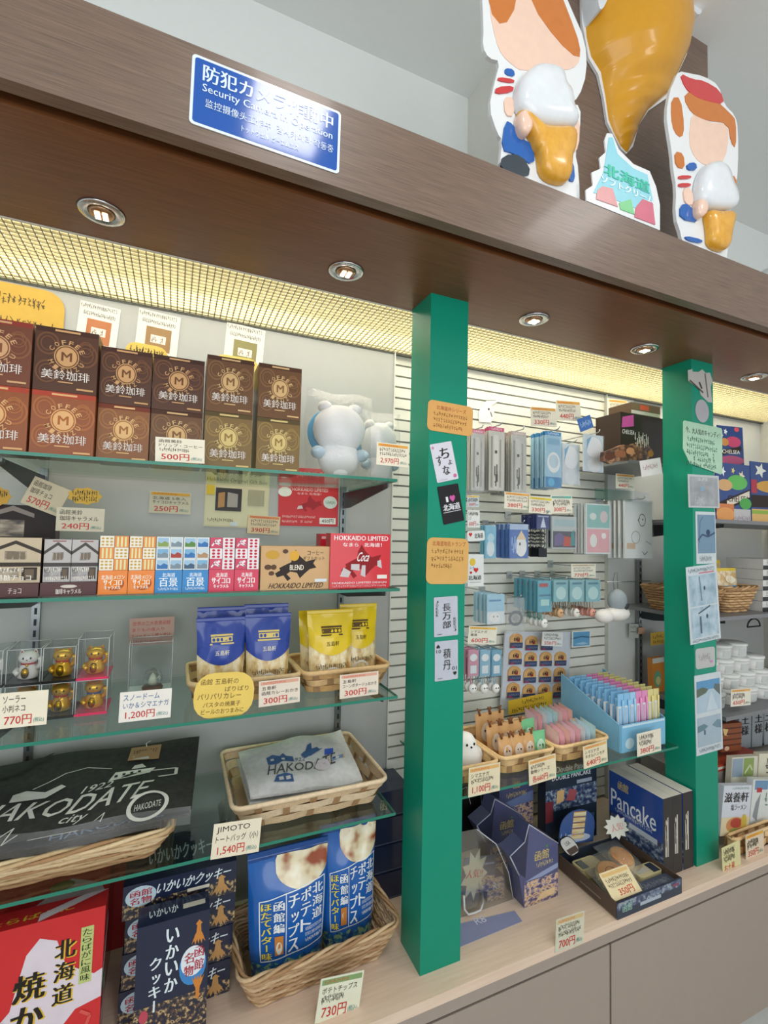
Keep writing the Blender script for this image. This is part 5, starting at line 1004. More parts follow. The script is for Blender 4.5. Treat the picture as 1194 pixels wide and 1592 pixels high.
hang_row('notebook', 'notebooks with a teal upper and pink lower cover, hanging in wrap', 'notebook', (911, 783, 949, 861), .2, 4, .014, mk(M('#d8dcdc', .3, coat=.3), [('r', .04, .52, .92, .45, '#8fbdb8'), ('r', .04, .03, .92, .46, '#dba6ac'), ('e', .3, .26, .14, .13, '#dfe0dc'), ('e', .72, .36, .1, .06, '#e8e2e0'), ('e', .28, .74, .14, .07, '#d8dcd8'), ('e', .72, .74, .16, .12, '#d8c8c8')], None, th=.008), 'teal and pink notebooks', 'wire hook carrying the teal and pink notebooks')
twl = [('ring', .62, .66, .13, .11, .12, '#3c3e40'), ('e', .64, .67, .02, .015, INK), ('l', [(.52, .62), (.46, .66), (.54, .7)], .02, '#3c3e40'), ('ring', .38, .36, .16, .11, .1, '#9a8a86'), ('l', [(.62, .12), (.7, .06), (.82, .12)], .02, '#3c3e40'), ('l', [(.75, .3), (.95, .24)], .015, '#8a5a5a'), ('r', .06, .16, .3, .1, '#d8b89a')]
hang_row('hanging_towel', 'white towels with thin bird drawings hanging past the notebooks', 'towel', (972, 778, 1014, 868), .2, 4, .02, mk(M('#e2e5e4', .6), twl, None, th=.008), 'white bird towels', 'wire hook carrying the white bird towels')
sheet('clear_hood', 'clear bent plastic sheet over the white towels', 'plastic sheet', (925, 776), (1010, 782), (940, 760), .19, [], CLR)
hang_row('hanging_packet', 'pale blue packets with a white bird face, beside the nearer green pillar', 'packet', (757, 924, 784, 971), .2, 8, .0095, mk(M('#9cc8dc', .3, coat=.35), [('r', 0, .0, 1, .42, '#d4dcdf'), ('e', .45, .22, .3, .17, '#e4e6e4'), ('e', .38, .25, .03, .025, INK), ('e', .6, .25, .03, .025, INK), ('r', .1, .76, .7, .06, '#5f8fb8')], None, th=.005), 'pale blue bird packets', 'wire hook carrying the pale blue bird packets')
hang_row('hanging_packet', 'clear packet with a dark ring shaped disc above the badge board', 'packet', (788, 930, 815, 985), .2, 1, .02, mk(FILM, [('ring', .5, .42, .42, .22, .35, '#6a7074'), ('e', .5, .42, .16, .1, '#9a9a9c')], None), 'ring disc packet', 'wire hook carrying the ring disc packet')
def charm(col, col2):
    def f(e, w, h, th):
        mb = MB(); mb.tube([(w*.5, th*.5, 0), (w*.5, th*.5, -.02)], .0012, M('#9aa4a8', .3, .8), 4); mb.tube([(w*.3, th*.5, -.0), (w*.36, th*.5, -.03)], .0018, M(col2, .5), 4); mb.build('strap', e)
        mb = MB(); mb.ball((w*.5, th*.5, -.035), .013, .008, .014, M(col, .6), 10); mb.ball((w*.5-.004, th*.5-.008, -.032), .002, .001, .002, INK, 6); mb.ball((w*.5+.004, th*.5-.008, -.032), .002, .001, .002, INK, 6); mb.build('charm', e)
    return f
hang_row('bird_charm', 'teal carded charms with a white bird hanging above the 550 yen tag', 'charm', (836, 903, 858, 952), .2, 12, .0095, mk(M('#5fa8bc', .3, coat=.3), [('r', .1, .5, .8, .06, '#3f7c94'), ('r', .1, .8, .6, .12, '#b04a4a'), ('r', .2, .2, .6, .2, '#a9d4d0')], None, th=.005, extra=charm('#e2e2de', '#4f9c94')), 'teal carded bird charms', 'wire hook carrying the teal carded bird charms')
for i, (x, c, nm) in enumerate(((872, '#c9a27a', 'tan animal'), (897, '#e0dcd2', 'white and black bird'), (922, '#d99a8a', 'pink animal'))):
    hang_row('animal_charm', '%s charms on teal cards hanging %s' % (nm, ('nearer the teal bird charms', 'in the middle of three hooks', 'beside the bagged grey bird toy')[i]), 'charm', (x-11, 902, x+11, 936), .19, 8, .0115, mk(M('#7fb4bc', .3, coat=.3), [('e', .5, .4, .36, .3, '#b4d4d4'), ('r', .15, .8, .7, .1, '#4f8494')], None, th=.006, extra=charm(c, '#8a7a60')), '%s charms' % nm, 'wire hook carrying the %s charms' % nm)
# bagged grey bird toy
o = at(928, 966, Y=.17); e = empty('bird_toy', 'grey and white hanging bird toys above the picture card by the white panel', 'plush toy', o)
mb = MB(); G1, W1 = M('#8f989c', .8), M('#dcd8d2', .8)
mb.ball((.03, .0, .015), .032, .025, .022, W1, 14); mb.ball((.085, .0, .02), .05, .03, .024, W1, 14); mb.build('body', e)
mb = MB(); mb.ball((.085, -.002, .062), .034, .026, .036, G1, 14); mb.lathe([(.016, 0), (.011, -.014), (.001, -.03)], M('#33363a', .5), 10, (.105, -.012, .052), T=None); mb.build('head', e)
mb = MB(); mb.tube([(.075, 0, .09), (.07, 0, .125), (.078, 0, .15)], .001, M('#4a4a4a'), 4); mb.tube([(.09, 0, .09), (.088, 0, .15)], .001, M('#4a4a4a'), 4); mb.build('cord', e)
mb = MB(); mb.tube([(0, 0, 0), (.2, 0, 0)], .0018, STEEL, 6); q = mb.build('wire_rail'); q.location = at(943, 905, Y=.17); tag(q, 'thin wire rail against the white panel over the grey bird toys', 'rail')
sheet('picture_card', 'blue sky picture card framed white beside the badge board', 'picture card', (889, 1007), (918, 1005), (890, 981), .33, [('r', .06, .08, .88, .84, M('#5f9cc4', .4)), ('p', [(.06, .5), (.5, .6), (.94, .52), (.94, .62), (.5, .68), (.06, .6)], '#3f6a8a'), ('p', [(.1, .2), (.6, .3), (.9, .2), (.6, .15)], '#9fc0d4')], '#d8dcd8')
sheet('small_note', 'small white label on the grey panel past the slats', 'label', (978, 992), (993, 992), (978, 970), .35, [('z', .1, .7, .6, .2, '#7a7a72', 3), ('r', .1, .4, .6, .08, '#8a9a8c')], '#ccd0c8')
sheet('small_note', 'small orange label beside the white one on the grey panel', 'label', (993, 986), (1002, 985), (992, 976), .34, [], '#d0a888')
sheet('yellow_note', 'mustard yellow note half hidden by the farther green pillar', 'note', (1012, 1004), (1040, 1000), (1013, 984), .3, [('z', .1, .5, .6, .3, INK, 4), ('z', .1, .1, .6, .3, INK, 4)], '#c9a23e')
# bird charms next to the pillar, small hooks
for i, (l, r, c) in enumerate(((728, 744, '#c98aa0'), (746, 762, '#7fb4cc'), (764, 780, '#5fa0bc'))):
    hang_row('bird_charm', 'round white bird charms on %s cards hanging low by the nearer green pillar' % ('pink', 'pale blue', 'deep teal')[i], 'charm', (l, 1010, r, 1052), .19, 3, .018, mk(M(c, .35, coat=.3), [('e', .5, .7, .36, .14, '#dfe4e4'), ('r', .2, .1, .6, .3, '#d4dee2')], None, th=.006, extra=charm('#e4e3df', c)), 'low bird charms %d' % (i+1), 'wire hook carrying the %s carded bird charms' % ('pink', 'pale blue', 'deep teal')[i])
# badge board
m, w, h = plane_frame((783, 1092), (876, 1086), (780, 982), .34)
e = empty('badge_board', 'grey white board of arched wooden badges under the ring packet', 'display board', (0, 0, 0), 0, None, m)
mb = MB(); mb.box(-.01, w+.02, 0, .006, -.02, h, M('#c3cad2', .5)); mb.build('panel', e)
WOODB = PM('badge_wood', [(.35, '#c8985a'), (.65, '#d9b078')], 40, rough=.5)
first = None; bp = []
for r in range(4):
    for c in range(4):
        if r == 0 and c == 3: continue
        bp.append((.008+c*(w+.005)/4, h*(.74-.235*r)+(.008 if c == 0 else 0)))
rows_ = ['top row', 'second row', 'third row', 'bottom row']; colsn = ['beside the pillar', 'second from the pillar', 'third from the pillar', 'farthest from the pillar']
k = 0
for r in range(4):
    for c in range(4):
        if r == 0 and c == 3: continue
        x, z = bp[k]; k += 1; bw, bh = w*.2, h*.205
        lb = 'arched wooden badge in the %s, %s' % (rows_[r], colsn[c])
        M_ = m @ Matrix.Translation((x, -.0045, z))
        if first is None:
            first = empty('wooden_badge', lb, 'badge', (0, 0, 0), 0, 'arched wooden badges', M_)
            mb = MB(); mb.prism([(0, 0), (bw, 0), (bw, bh*.62)]+[(bw/2+bw/2*math.cos(a), bh*.62+bh*.38*math.sin(a)) for a in [math.pi*i/10 for i in range(1, 10)]]+[(0, bh*.62)], 0, .004, WOODB); mb.art(FRONT, bw, bh, [('t', '函', .3, .45, .42, .3, '#2e1c1a', 0, .05), ('r', .55, .42, .2, .16, '#8a2a30')]); mb.build('arch', first)
            mb = MB(); mb.box(.0, bw, -.0012, -.0002, -.001, bh*.36, M('#3c4868', .4)); mb.art(FY(-.0012), bw, bh*.36, [('z', .1, .3, .8, .4, '#8a94b0', 6), ('p', [(0, 0), (.5, 0), (.2, .4)], '#9a3a58')]); mb.build('name_plate', first)
        else:
            q = copy_thing(first, None, None, lb); q.matrix_world = M_
sheet('yellow_note', 'mustard yellow handwritten strip along the foot of the badge board', 'note', (791, 1112), (859, 1096), (790, 1090), .3, [('z', .3, .55, .5, .3, INK, 7), ('z', .06, .1, .8, .3, INK, 10)], '#c9a62e')
# three chip baskets on the glass shelf
zb = S4+.0004
CB = ('#d8b078', '#e3c08c')
basket('basket', 'chip basket of white bird toys next to the nearer green pillar', (.115, .055, zb), .13, .2, .042, 0, .012, 'chip', CB, nrow=2)
basket('basket', 'chip basket of deer and green animal packets', (.252, .055, zb), .172, .2, .044, 0, .012, 'chip', CB, nrow=2)
basket('basket', 'chip basket of pink and pale blue folded towels', (.432, .055, zb), .188, .2, .044, 0, .012, 'chip', CB, nrow=2)
def bird(label, x, y, z, s):
    e = empty('bird_toy', label, 'plush toy', (x, y, z), 0, 'white bird toys in the basket'); BWT = M('#e6e3de', .9, var=.03)
    mb = MB(); mb.lathe([(.3*s, 0), (.46*s, .1*s), (.5*s, .3*s), (.42*s, .52*s), (.34*s, .66*s), (.32*s, .78*s), (.22*s, .93*s), (.06*s, 1.0*s), (.001, 1.0*s)], BWT, 20); mb.build('body', e)
    mb = MB(); mb.ball((-.12*s, -.31*s, .76*s), .035*s, .02*s, .04*s, BLK, 8); mb.ball((.12*s, -.31*s, .76*s), .035*s, .02*s, .04*s, BLK, 8); mb.ball((0, -.35*s, .70*s), .03*s, .04*s, .025*s, BLK, 8); mb.build('face', e)
    for q in (-1, 1):
        mb = MB(); mb.ball((q*.45*s, 0, .34*s), .1*s, .22*s, .2*s, M('#cfccc8', .9), 10); mb.build('wing', e)
    return e
bird('white round bird toy facing out at the front corner of its basket', .191, .13, zb+.004, .088)
bird('white round bird toy leaning against the nearer green pillar', .144, .085, zb+.004, .022)
bird('white round bird toy behind the front two in the basket', .2, .215, zb+.004, .06)
bird('white round bird toy at the back next to the green pillar', .155, .2, zb+.004, .05)
mb = MB()
def deer(label, x, y, s, col, antler, seed):
    e = pouch('animal_packet', label, 'packet', (x, y, zb+.004), s*.62, s, .018, M(col, .4, coat=.3), [('e', .5, .5, .3, .25, '#d9c8b4' if antler else '#b8dcc0'), ('e', .4, .55, .04, .03, INK), ('e', .6, .55, .04, .03, INK)], 0, -.1, 'animal packets in the basket', None, 10, 12, seed, .001)
    if antler:
        mb = MB()
        for q in (.25, .75): mb.tube([(s*.62*q, 0, s*.94), (s*.62*q+(q-.5)*.01, 0, s*1.06), (s*.62*q+(q-.5)*.03, 0, s*1.14)], [.004, .003, .002], M('#7a4a2a', .6), 5); mb.tube([(s*.62*q+(q-.5)*.01, 0, s*1.05), (s*.62*q-(q-.5)*.02, 0, s*1.1)], .0022, M('#7a4a2a', .6), 4)
        mb.build('antlers', e)
for i in range(10):
    cx, cyy = i % 4, i//4
    a = not (cx == 3 or (cyy == 2 and cx > 1))
    deer('%s packet in the animal basket, %s row, %s' % ('antlered tan deer' if a else 'green animal', ('front', 'middle', 'back')[cyy], ('against the bird basket', 'second from the bird basket', 'third from the bird basket', 'against the towel basket')[cx]), .270+.036*cx, .09+.05*cyy, .075+.012*cyy, '#c99a62' if a else '#6fb884', a, 40+i)
tw = [('#f0c4c4', 'pink'), ('#efbcc6', 'rose pink'), ('#e9c0b4', 'peach pink'), ('#ecc6d6', 'mauve pink'), ('#e6b6ba', 'dusty pink'), ('#d4e4ea', 'pale blue'), ('#c4dfea', 'sky blue'), ('#c4dcdc', 'pale aqua')]
for i in range(8):
    for j in (0, 1):
        c, nm = tw[(i+3*j) % 8 if j else i]
        x = .445+.0188*i; y = .075+.085*j
        pouch('folded_towel', '%s folded towel packet, %s in the %s row of the towel basket' % (nm, ('first', 'second', 'third', 'fourth', 'fifth', 'sixth', 'seventh', 'last')[i], ('front', 'back')[j]), 'towel', (x+.01, y, zb+.004), .075, .068+.014*j, .016, M(c, .35, coat=.35), [('z', .2, .4, .5, .3, '#f0e8e8', 4), ('r', .1, .08, .8, .2, '#e0a878' if i < 5 else '#d8e4e8')], 1.35, 0, 'folded towel packets', None, 8, 10, 60+i, .001)
price('cream price tag 1,100 yen clipped below the bird toy basket', (728, 1240), (777, 1229), (722, 1196), .014, ['シマエナガ', '~.7'], '1,100円', '#d9ae6a', '#e0d4b4')
price('cream price tag 660 yen clipped below the animal packet basket', (823, 1222), (865, 1209), (812, 1186), .014, ['~.5', '動物シリーズ'], '各660円', '#d9ae6a', '#e0d4b4')
price('cream price tag 640 yen clipped below the towel basket', (908, 1196), (945, 1184), (897, 1164), .014, ['シマエナガ', 'タオルハンカチ'], '640円', '#d9ae6a', '#e0d4b4')
price('cream price tag 380 yen on the front of the pale blue pen rack', (991, 1177), (1028, 1167), (988, 1142), .014, ['~.6', '~.5'], '380円', None, '#e0d8c4')
# pale blue pen rack
o = Vector((.648, .045, zb)); e = empty('pen_rack', 'pale blue stepped counter rack packed with pens', 'pen rack', o)
PBX = M('#7fb8d8', .35, coat=.2); W_, D_ = .185, .225
for x in (0, W_-.003):
    mb2 = MB(); vs = [(x+t, y, z) for t in (0, .003) for y, z in ((.003, 0), (.003, .075), (D_, .16), (D_, 0))]
    mb2.add(vs, [(0, 1, 2, 3), (7, 6, 5, 4), (0, 4, 5, 1), (1, 5, 6, 2), (2, 6, 7, 3), (3, 7, 4, 0)], PBX); mb2.build('side_panel', e)
mb = MB(); mb.box(0.003, W_-.003, 0, .003, 0, .075, PBX); mb.art(lambda x, z, k: (.003+x, -k, z), W_-.006, .075, [('r', .02, .9, .96, .08, '#c4dce8'), ('e', .18, .3, .1, .2, '#c4dce8')]); mb.build('front_panel', e)
mb = MB(); mb.box(.003, W_-.003, .003, D_, .001, .003, PBX); mb.build('tray', e)
cl6 = [('#86bce0', 'blue'), ('#86bce0', 'blue'), ('#9cc8e6', 'blue'), ('#dc8cba', 'pink'), ('#dc8cba', 'pink'), ('#d8cc8a', 'yellow'), ('#d8cc8a', 'yellow')]
first = {}
for j in range(9):
    for i, (col, nm) in enumerate(cl6):
        x, y, z = o.x+.008+.0245*i, o.y+.014+.0225*j, zb+.0035
        lb = 'slim clear pen packet with a %s header in the pale blue rack' % nm
        if col not in first:
            p = empty('pen_packet', lb, 'pen packet', (x, y, z), 0, '%s headed pen packets in the rack' % nm)
            mb = MB(); mb.box(0, .0225, 0, .006, 0, .118, M('#d6dde2', .3, coat=.3)); mb.art(FRONT, .0225, .118, [('r', .1, .38, .28, .58, col), ('r', .55, .38, .12, .58, '#b4bfd0'), ('e', .5, .2, .34, .08, '#e6d8de'), ('r', .2, .06, .6, .06, '#c9b4c4')]); mb.build('pack', p)
            mb = MB(); mb.box(0, .0225, .002, .004, .118, .152, M(col, .35, coat=.3)); mb.art(FY(.002), .0225, .034, [], 0); mb.build('header_card', p)
            mb = MB(); mb.tube([(.015, -.002, .05), (.015, -.002, .135)], .0028, M(col, .3, coat=.4), 8); mb.build('pen', p)
            first[col] = p
        else: copy_thing(first[col], (x, y, z), 0, lb)
# counter of the slatted bay: gift boxes
PURP = PM('dusk_city_print', [(.38, '#4a4568'), (.47, '#8a7a9a'), (.54, '#e3c79a'), (.62, '#b08a72'), (.72, '#5a5070')], 70, rough=.3, coat=.3, detail=3, stretch=(1, 1, 1.6))
DN = M('#50557a', .3, coat=.3); GLD = '#c9b470'
star_front = [('r', 0, 0, 1, 1, DN), ('r', 0, 0, 1, .34, PURP), ('p', [(0, .34), (.5, .42), (1, .5), (1, .4), (.5, .34)], '#7f8cae'), ('t', '函館', .36, .66, .44, .17, GLD, 0, .02), ('z', .36, .52, .5, .1, '#c9b98a', 7), ('e', .7, .88, .04, .03, '#4a8a4a'), ('p', [(.3, .04), (.6, .16), (.9, .14), (.9, .04)], '#e3c79a')]
def star_box(label, px, py, wpx, hpx, rz):
    a = at(px, py, Z=0); b = at(px+wpx, py-8, Z=0); w = (b-a).length; h = at(px, py-hpx, Y=a.y).z
    e = empty('star_gift_box', label, 'gift box', (a.x, a.y, .0005), rz, 'dusk printed star gift boxes')
    P = [(0, 0), (w, 0), (w, h*.66), (w*.12, h), (w*.0, h*.80), (-w*.42, h*.68), (-w*.16, h*.42)]
    mb = MB(); mb.prism(P, 0, w*.42, DN)
    A = [('zone', lambda u: .0, lambda u: .30, 0, 1., PURP), ('p', [(0, .31), (.5, .37), (1, .42), (1, .36), (.5, .31)], '#8f9abb'), ('t', '函館', .30, .52, .42, .12, GLD, 0, .02), ('z', .34, .44, .5, .06, '#c9b98a', 7), ('e', .66, .67, .03, .015, '#4a8a4a'), ('p', [(.3, .03), (.55, .12), (.9, .13), (.9, .05)], '#e3c79a')]
    mb.art(FRONT, w, h, A); mb.build('body', e)
    mb = MB()
    for p, q in ((P[2], P[3]), (P[3], P[4]), (P[4], P[5]), (P[5], P[6])): mb.tube([(p[0], -.0005, p[1]), (q[0], -.0005, q[1])], .0016, M('#b8bac8', .3), 4)
    mb.build('star_edge', e)
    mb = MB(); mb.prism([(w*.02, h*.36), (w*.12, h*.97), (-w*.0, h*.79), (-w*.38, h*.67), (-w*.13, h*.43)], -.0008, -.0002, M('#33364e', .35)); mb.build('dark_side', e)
    return e
star_box('dusk printed star topped gift box beside the pancake tray', 815, 1412, 62, 128, .0)
star_box('dusk printed star topped gift box behind the clear acrylic stand', 762, 1352, 56, 108, .0)
a = at(798, 1322, Z=0)
carton('dusk_card_box', 'tall dusk printed box with gold writing behind the star boxes', 'gift box', (.42, .285, .0005), .13, .05, .2, 0, [('r', 0, 0, 1, 1, DN), ('r', 0, .1, 1, .45, PURP), ('p', [(0, .6), (1, .72), (1, .56), (0, .52)], '#6f80ac'), ('t', '函館', .4, .8, .2, .1, GLD, 0, .03), ('z', .2, .68, .6, .07, GLD, 9)], [], [], DN)
carton('dusk_card_box', 'tall black box with white edges just past the nearer green pillar', 'gift box', (.25, .305, .0005), .13, .05, .19, 0, [('r', 0, 0, 1, 1, BLK), ('r', 0, 0, .4, .6, M('#274a8c', .3)), ('l', [(.05, .9), (.5, .98), (.9, .8), (.98, .3)], .012, '#b8bcc8'), ('l', [(.5, .98), (.62, .7)], .012, '#b8bcc8')], [], [], BLK)
# clear acrylic stand with printed slips, paper on the counter
PP = M('#8f93b4', .5, var=.04)
P3 = [at(715, 1472, Z=.001), at(812, 1432, Z=.001), at(800, 1416, Z=.001), at(715, 1436, Z=.001)]
mb = MB(); mb.add([(p.x, p.y, z) for z in (.0003, .0012) for p in P3], [(4, 5, 6, 7), (3, 2, 1, 0), (0, 1, 5, 4), (1, 2, 6, 5), (2, 3, 7, 6), (3, 0, 4, 7)], PP)
q0 = P3[0]; mb.art(lambda x, z, k: (.17+x, .05+z, .0012+k), .1, .05, [('t', 'R8', .2, .3, .3, .4, '#d4d6e4')], k0=.0002)
tag(mb.build('printed_slip'), 'lilac printed slip lying on the worktop beside the nearer green pillar', 'paper')
e = empty('acrylic_stand', 'clear acrylic stand holding a star burst flyer near the green pillar', 'display stand', (.12, .1, .0005))
mb = MB(); mb.prism([(0, 0), (.205, 0), (.19, .07), (.15, .15), (.09, .2), (0, .205)], 0, .002, CLR); mb.build('clear_panel', e)
mb = MB(); mb.tube([(.205, 0, 0), (.19, 0, .07), (.15, 0, .15), (.09, 0, .2)], .0013, M('#c9cdd2', .2), 5); mb.build('edge', e)
m, w, h = plane_frame((715, 1392), (766, 1384), (715, 1335), .106)
mb = MB(); mb.box(0, w, 0, .0012, 0, h, M('#5a5f70', .4)); mb.art(FRONT, w, h, [('r', .3, 0, .7, .45, PURP), ('p', [(.36+.5*(x-.5), .52+.9*(z-.5)) for x, z in burst(.5, .5, .5, .82, 9)], '#d8d2b8'), ('t', '人気!!', .1, .42, .5, .24, '#c84a3c', .1, .04), ('r', .6, .75, .35, .05, '#9aa0b4')])
tag(mb.build('flyer', None, m), 'dark flyer with a cream star burst in the acrylic stand', 'flyer')
o = at(742, 1428, Z=.0); mb = MB(); mb.tube([(-.032, .0, .052), (-.03, 0, .02), (-.018, 0, .004), (0, 0, .0022), (.018, 0, .004), (.026, 0, .02), (.022, 0, .06)], .0028, M('#d0ccc8', .4), 6); q = mb.build('ring_band'); q.location = (o.x, o.y+.012, .0022); tag(q, 'cream loop band standing on the lilac slip', 'band')
carton('gift_pouch_box', 'little purple printed box beside the cream loop band', 'gift box', (.255, .115, .0015), .05, .03, .055, -.05, [('r', 0, 0, 1, 1, PURP), ('t', 'R', .3, .5, .3, .3, '#c9d4e4', 0, .03), ('z', .2, .15, .5, .15, '#9a9ab4', 4)], [], [], DN)
price('grey cream price tag 700 yen standing alone on the worktop edge', (863, 1482), (907, 1466), (856, 1433), -.0514, ['~.75', '~.8'], '700円', '#c9b480', '#cdcab4')
# pancakes
NB = M('#274a94', .28, coat=.35); CITY = PM('blue_city_print', [(.42, '#2c3a5c'), (.54, '#5f6f8a'), (.62, '#a9b4b8'), (.7, '#34466a')], 75, rough=.3, coat=.3, detail=3)
DKB = M('#33302f', .4)
pan_front = [('r', 0, 0, 1, 1, NB), ('r', 0, 0, 1, .42, CITY), ('t', '函館', .18, .80, .2, .12, GLD, 0, .04), ('t', 'Pancake', .04, .52, .84, .24, '#e6eaee', 0, .02), ('z', .12, .47, .7, .05, '#cdd6e0', 14), ('r', .4, .36, .5, .07, '#b9c2cc'), ('p', [(.1, .2), (.26, .3), (.3, .42), (.16, .44)], '#a8626a'), ('p', [(.72, 0), (.95, 0), (.95, .14), (.8, .18)], '#5f86b4')]
def pan_box(label, x, y, L, wd, h, rz): 
    # broad printed side looks along local -y
    return carton('pancake_box', label, 'pancake box', (x, y, .0005), L, wd, h, rz, pan_front, [], [('r', .42, .25, .12, .5, '#b9b4a8'), ('z', .25, .3, .1, .4, '#b9b4a8', 2)], NB, topcol=M('#d9d2c6', .5), sidecol=DKB, group='navy pancake boxes standing in a row')
for i, (x, t) in enumerate(((.764, .0385), (.8032, .0385), (.8465, .043))):
    pan_box('navy pancake box standing on edge, %s' % ('showing its whole printed side', 'second behind the fully shown one', 'hard against the farther green pillar')[i], x, .185, .18, t, .212, -math.pi/2)
carton('pancake_box', 'big dark night printed pancake box standing behind the tray', 'pancake box', (.545, .225, .0005), .2, .035, .245, -.04, [('r', 0, 0, 1, 1, M('#243040', .3, coat=.3)), ('r', .0, .42, 1, .26, CITY), ('t', 'Double Pancake', .2, .88, .7, .07, '#cdd4d8', 0, .02), ('t', 'DOUBLE PANCAKE', .12, .79, .76, .06, '#e0e4e8', 0, .03), ('r', .6, .70, .3, .045, '#9aa6b8'), ('p', [(.2, .5), (.34, .52), (.36, .66), (.22, .66)], '#d9b27a'), ('p', [(.38, .52), (.56, .5), (.6, .62), (.46, .66)], '#a8545a'), ('r', .0, .3, .14, .25, '#7a3038'), ('r', .55, .12, .4, .18, '#3a5a7a'), ('t', 'Pancake', .62, .16, .32, .09, '#dfe4e8', 0, .03), ('r', .02, .02, .96, .06, '#10161e')], [], [], M('#1c2430', .35))
m, w, h = plane_frame((868, 1314), (922, 1308), (868, 1258), .165)
mb = MB(); mb.prism([(0, 0), (w, 0), (w, h*.45)]+[(w/2+w/2*math.cos(a_), h*.45+h*.5*math.sin(a_)) for a_ in [math.pi*i/14 for i in range(1, 14)]]+[(0, h*.45)], 0, .002, M('#3f5c94', .35, coat=.3)); PC = PM('pancake_side_print', [(.4, '#d9b878'), (.6, '#e9dcb4')], 50, rough=.4, stretch=(.3, 1, 3))
mb.art(FRONT, w, h, [('e', .5, .16, .4, .12, '#b9c4d8')]+[('r', .34, .12+.16*i, .36, .13, PC) for i in range(5)]+[('r', .34, .235+.16*i, .36, .025, '#c08a4a') for i in range(5)]+[('z', .02, .1, .25, .2, '#c4cede', 3)])
tag(mb.build('arched_card', None, m), 'arched blue card showing a tower of pancakes behind the tray', 'sign')
# open tray of pancakes
fl = Vector((.515, -.062, 0)); fr_ = Vector((.765, -.06, 0)); bl = Vector((.552, .15, 0)); ex = (fr_-fl); TW_ = .238; rz = math.atan2(ex.y, ex.x)
o = Vector((.518, -.052, .0005)); TD = .195; TH = .04; rz = .0
e = empty('pancake_tray', 'low dark open carton of wrapped pancakes at the worktop edge', 'tray', o, rz)
sk = .0
mb = MB(); TB = M('#2c3648', .35, coat=.3); TI = M('#8a8068', .5)
mb.box(0, TW_, 0, TD, 0, .003, TI); mb.build('floor_panel', e)
for nm, bx, its, fn_, ww in (('front_wall', (0, TW_, 0, .003), [('r', 0, 0, 1, 1, TB), ('r', .0, .5, 1, .45, CITY), ('t', '函館', .08, .3, .14, .5, '#8fb4a4', 0, .03), ('r', .34, .3, .32, .2, '#a9b4c0'), ('t', 'Hakodate Pancake', .5, .6, .32, .26, '#9aa8b8'), ('r', .85, .62, .1, .16, '#8a4a60')], FRONT, TW_), ('back_wall', (0, TW_, TD-.003, TD), [], FRONT, TW_)):
    mb = MB(); mb.box(bx[0], bx[1], bx[2], bx[3], .003, TH, TB); mb.art(FRONT if nm == 'front_wall' else FY(TD-.003), ww, TH, its); mb.build(nm, e)
for x in (0, TW_-.003):
    mb = MB(); mb.box(x, x+.003, .003, TD-.003, .003, TH, M('#5a4a40', .45)); 
    if x == 0: mb.art(lambda p, q, k: (-k, TD-p, q), TD, TH, [('r', .4, .4, .35, .1, '#8a7a6a')])
    mb.build('side_wall', e)
R_ = Matrix.Translation(o) @ Matrix.Rotation(rz, 4, 'Z')
PCK = PM('pancake_top', [(.3, '#e59a48'), (.6, '#f4c070')], 30, rough=.5); PCS = M('#e9d9b0', .6)
def pancake(label, x, y, z, r, tx, ty, marked):
    p = empty('pancake', label, 'pancake', (0, 0, 0), 0, 'wrapped pancakes in the tray', R_ @ Matrix.Translation((x, y, z)) @ Matrix.Rotation(tx, 4, 'X') @ Matrix.Rotation(ty, 4, 'Y'))
    mb = MB(); mb.lathe([(r*.85, 0), (r*1.0, .004), (r*1.0, .011), (r*.9, .014)], PCS, 24); mb.build('crumb', p)
    mb = MB(); mb.lathe([(r*.9, .0141), (r*.96, .016), (r*.85, .019), (r*.3, .0198), (.001, .02)], PCK, 24)
    if marked:
        for a_ in (.0, 1.05, 2.1): mb.tube([(r*.4*math.cos(a_+t)+.0, r*.4*math.sin(a_+t), .0202) for t in (0, .5, 1.)], .0011, M('#9a5a20'), 4)
    mb.build('browned_top', p)
    mb = MB(); mb.grid(10, 10, lambda u, v: ((u-.5)*r*2.7, (v-.5)*r*3.4, .022*math.cos((u-.5)*2.6)*math.cos((v-.5)*2.8)+.003+.0016*math.sin(23*u+9*v)*math.cos(17*v)), CLEAR('crinkled_wrap', '#fbf3d8', .4, .08, .10)); mb.build('wrapper', p)
pancake('browned pancake with a stamped mark wrapped in the tray, foremost', .075, .082, .027, .040, .22, -.1, True)
pancake('plain browned pancake behind the stamped one in the tray', .158, .122, .027, .034, .22, 0, False)
mb = MB(); mb.rbox(.02, .10, .128, .17, .004, .03, M('#d6c998', .3, coat=.4), .01); mb.art(lambda x, z, k: (.02+x, .128+z, .03+k), .08, .045, [('r', .1, .1, .3, .7, '#3c4a3c'), ('r', .5, .2, .4, .5, '#d6cda8')]); q = mb.build('wrapped_cake', None, R_); tag(q, 'small wrapped cake with a dark label at the tray back corner', 'cake')
mb = MB(); mb.rbox(.15, .235, .05, .09, .004, .028, M('#cdbf92', .3, coat=.4), .01); mb.art(lambda x, z, k: (.15+x, .05+z, .028+k), .085, .04, [('r', .08, .3, .5, .4, '#b9b4a8'), ('r', .64, .1, .3, .8, '#2c3444')]); q = mb.build('wrapped_cake', None, R_); tag(q, 'small wrapped cake with a silver label near the tray front', 'cake')
mb = MB(); mb.rbox(.11, .235, .012, .044, .004, .026, M('#4a5060', .3, coat=.4), .008); mb.art(lambda x, z, k: (.11+x, .012+z, .026+k), .125, .032, [('z', .1, .2, .8, .5, '#8a8f9a', 10)]); q = mb.build('wrapped_cake', None, R_); tag(q, 'dark flat wrapped cake lying along the tray front', 'cake')
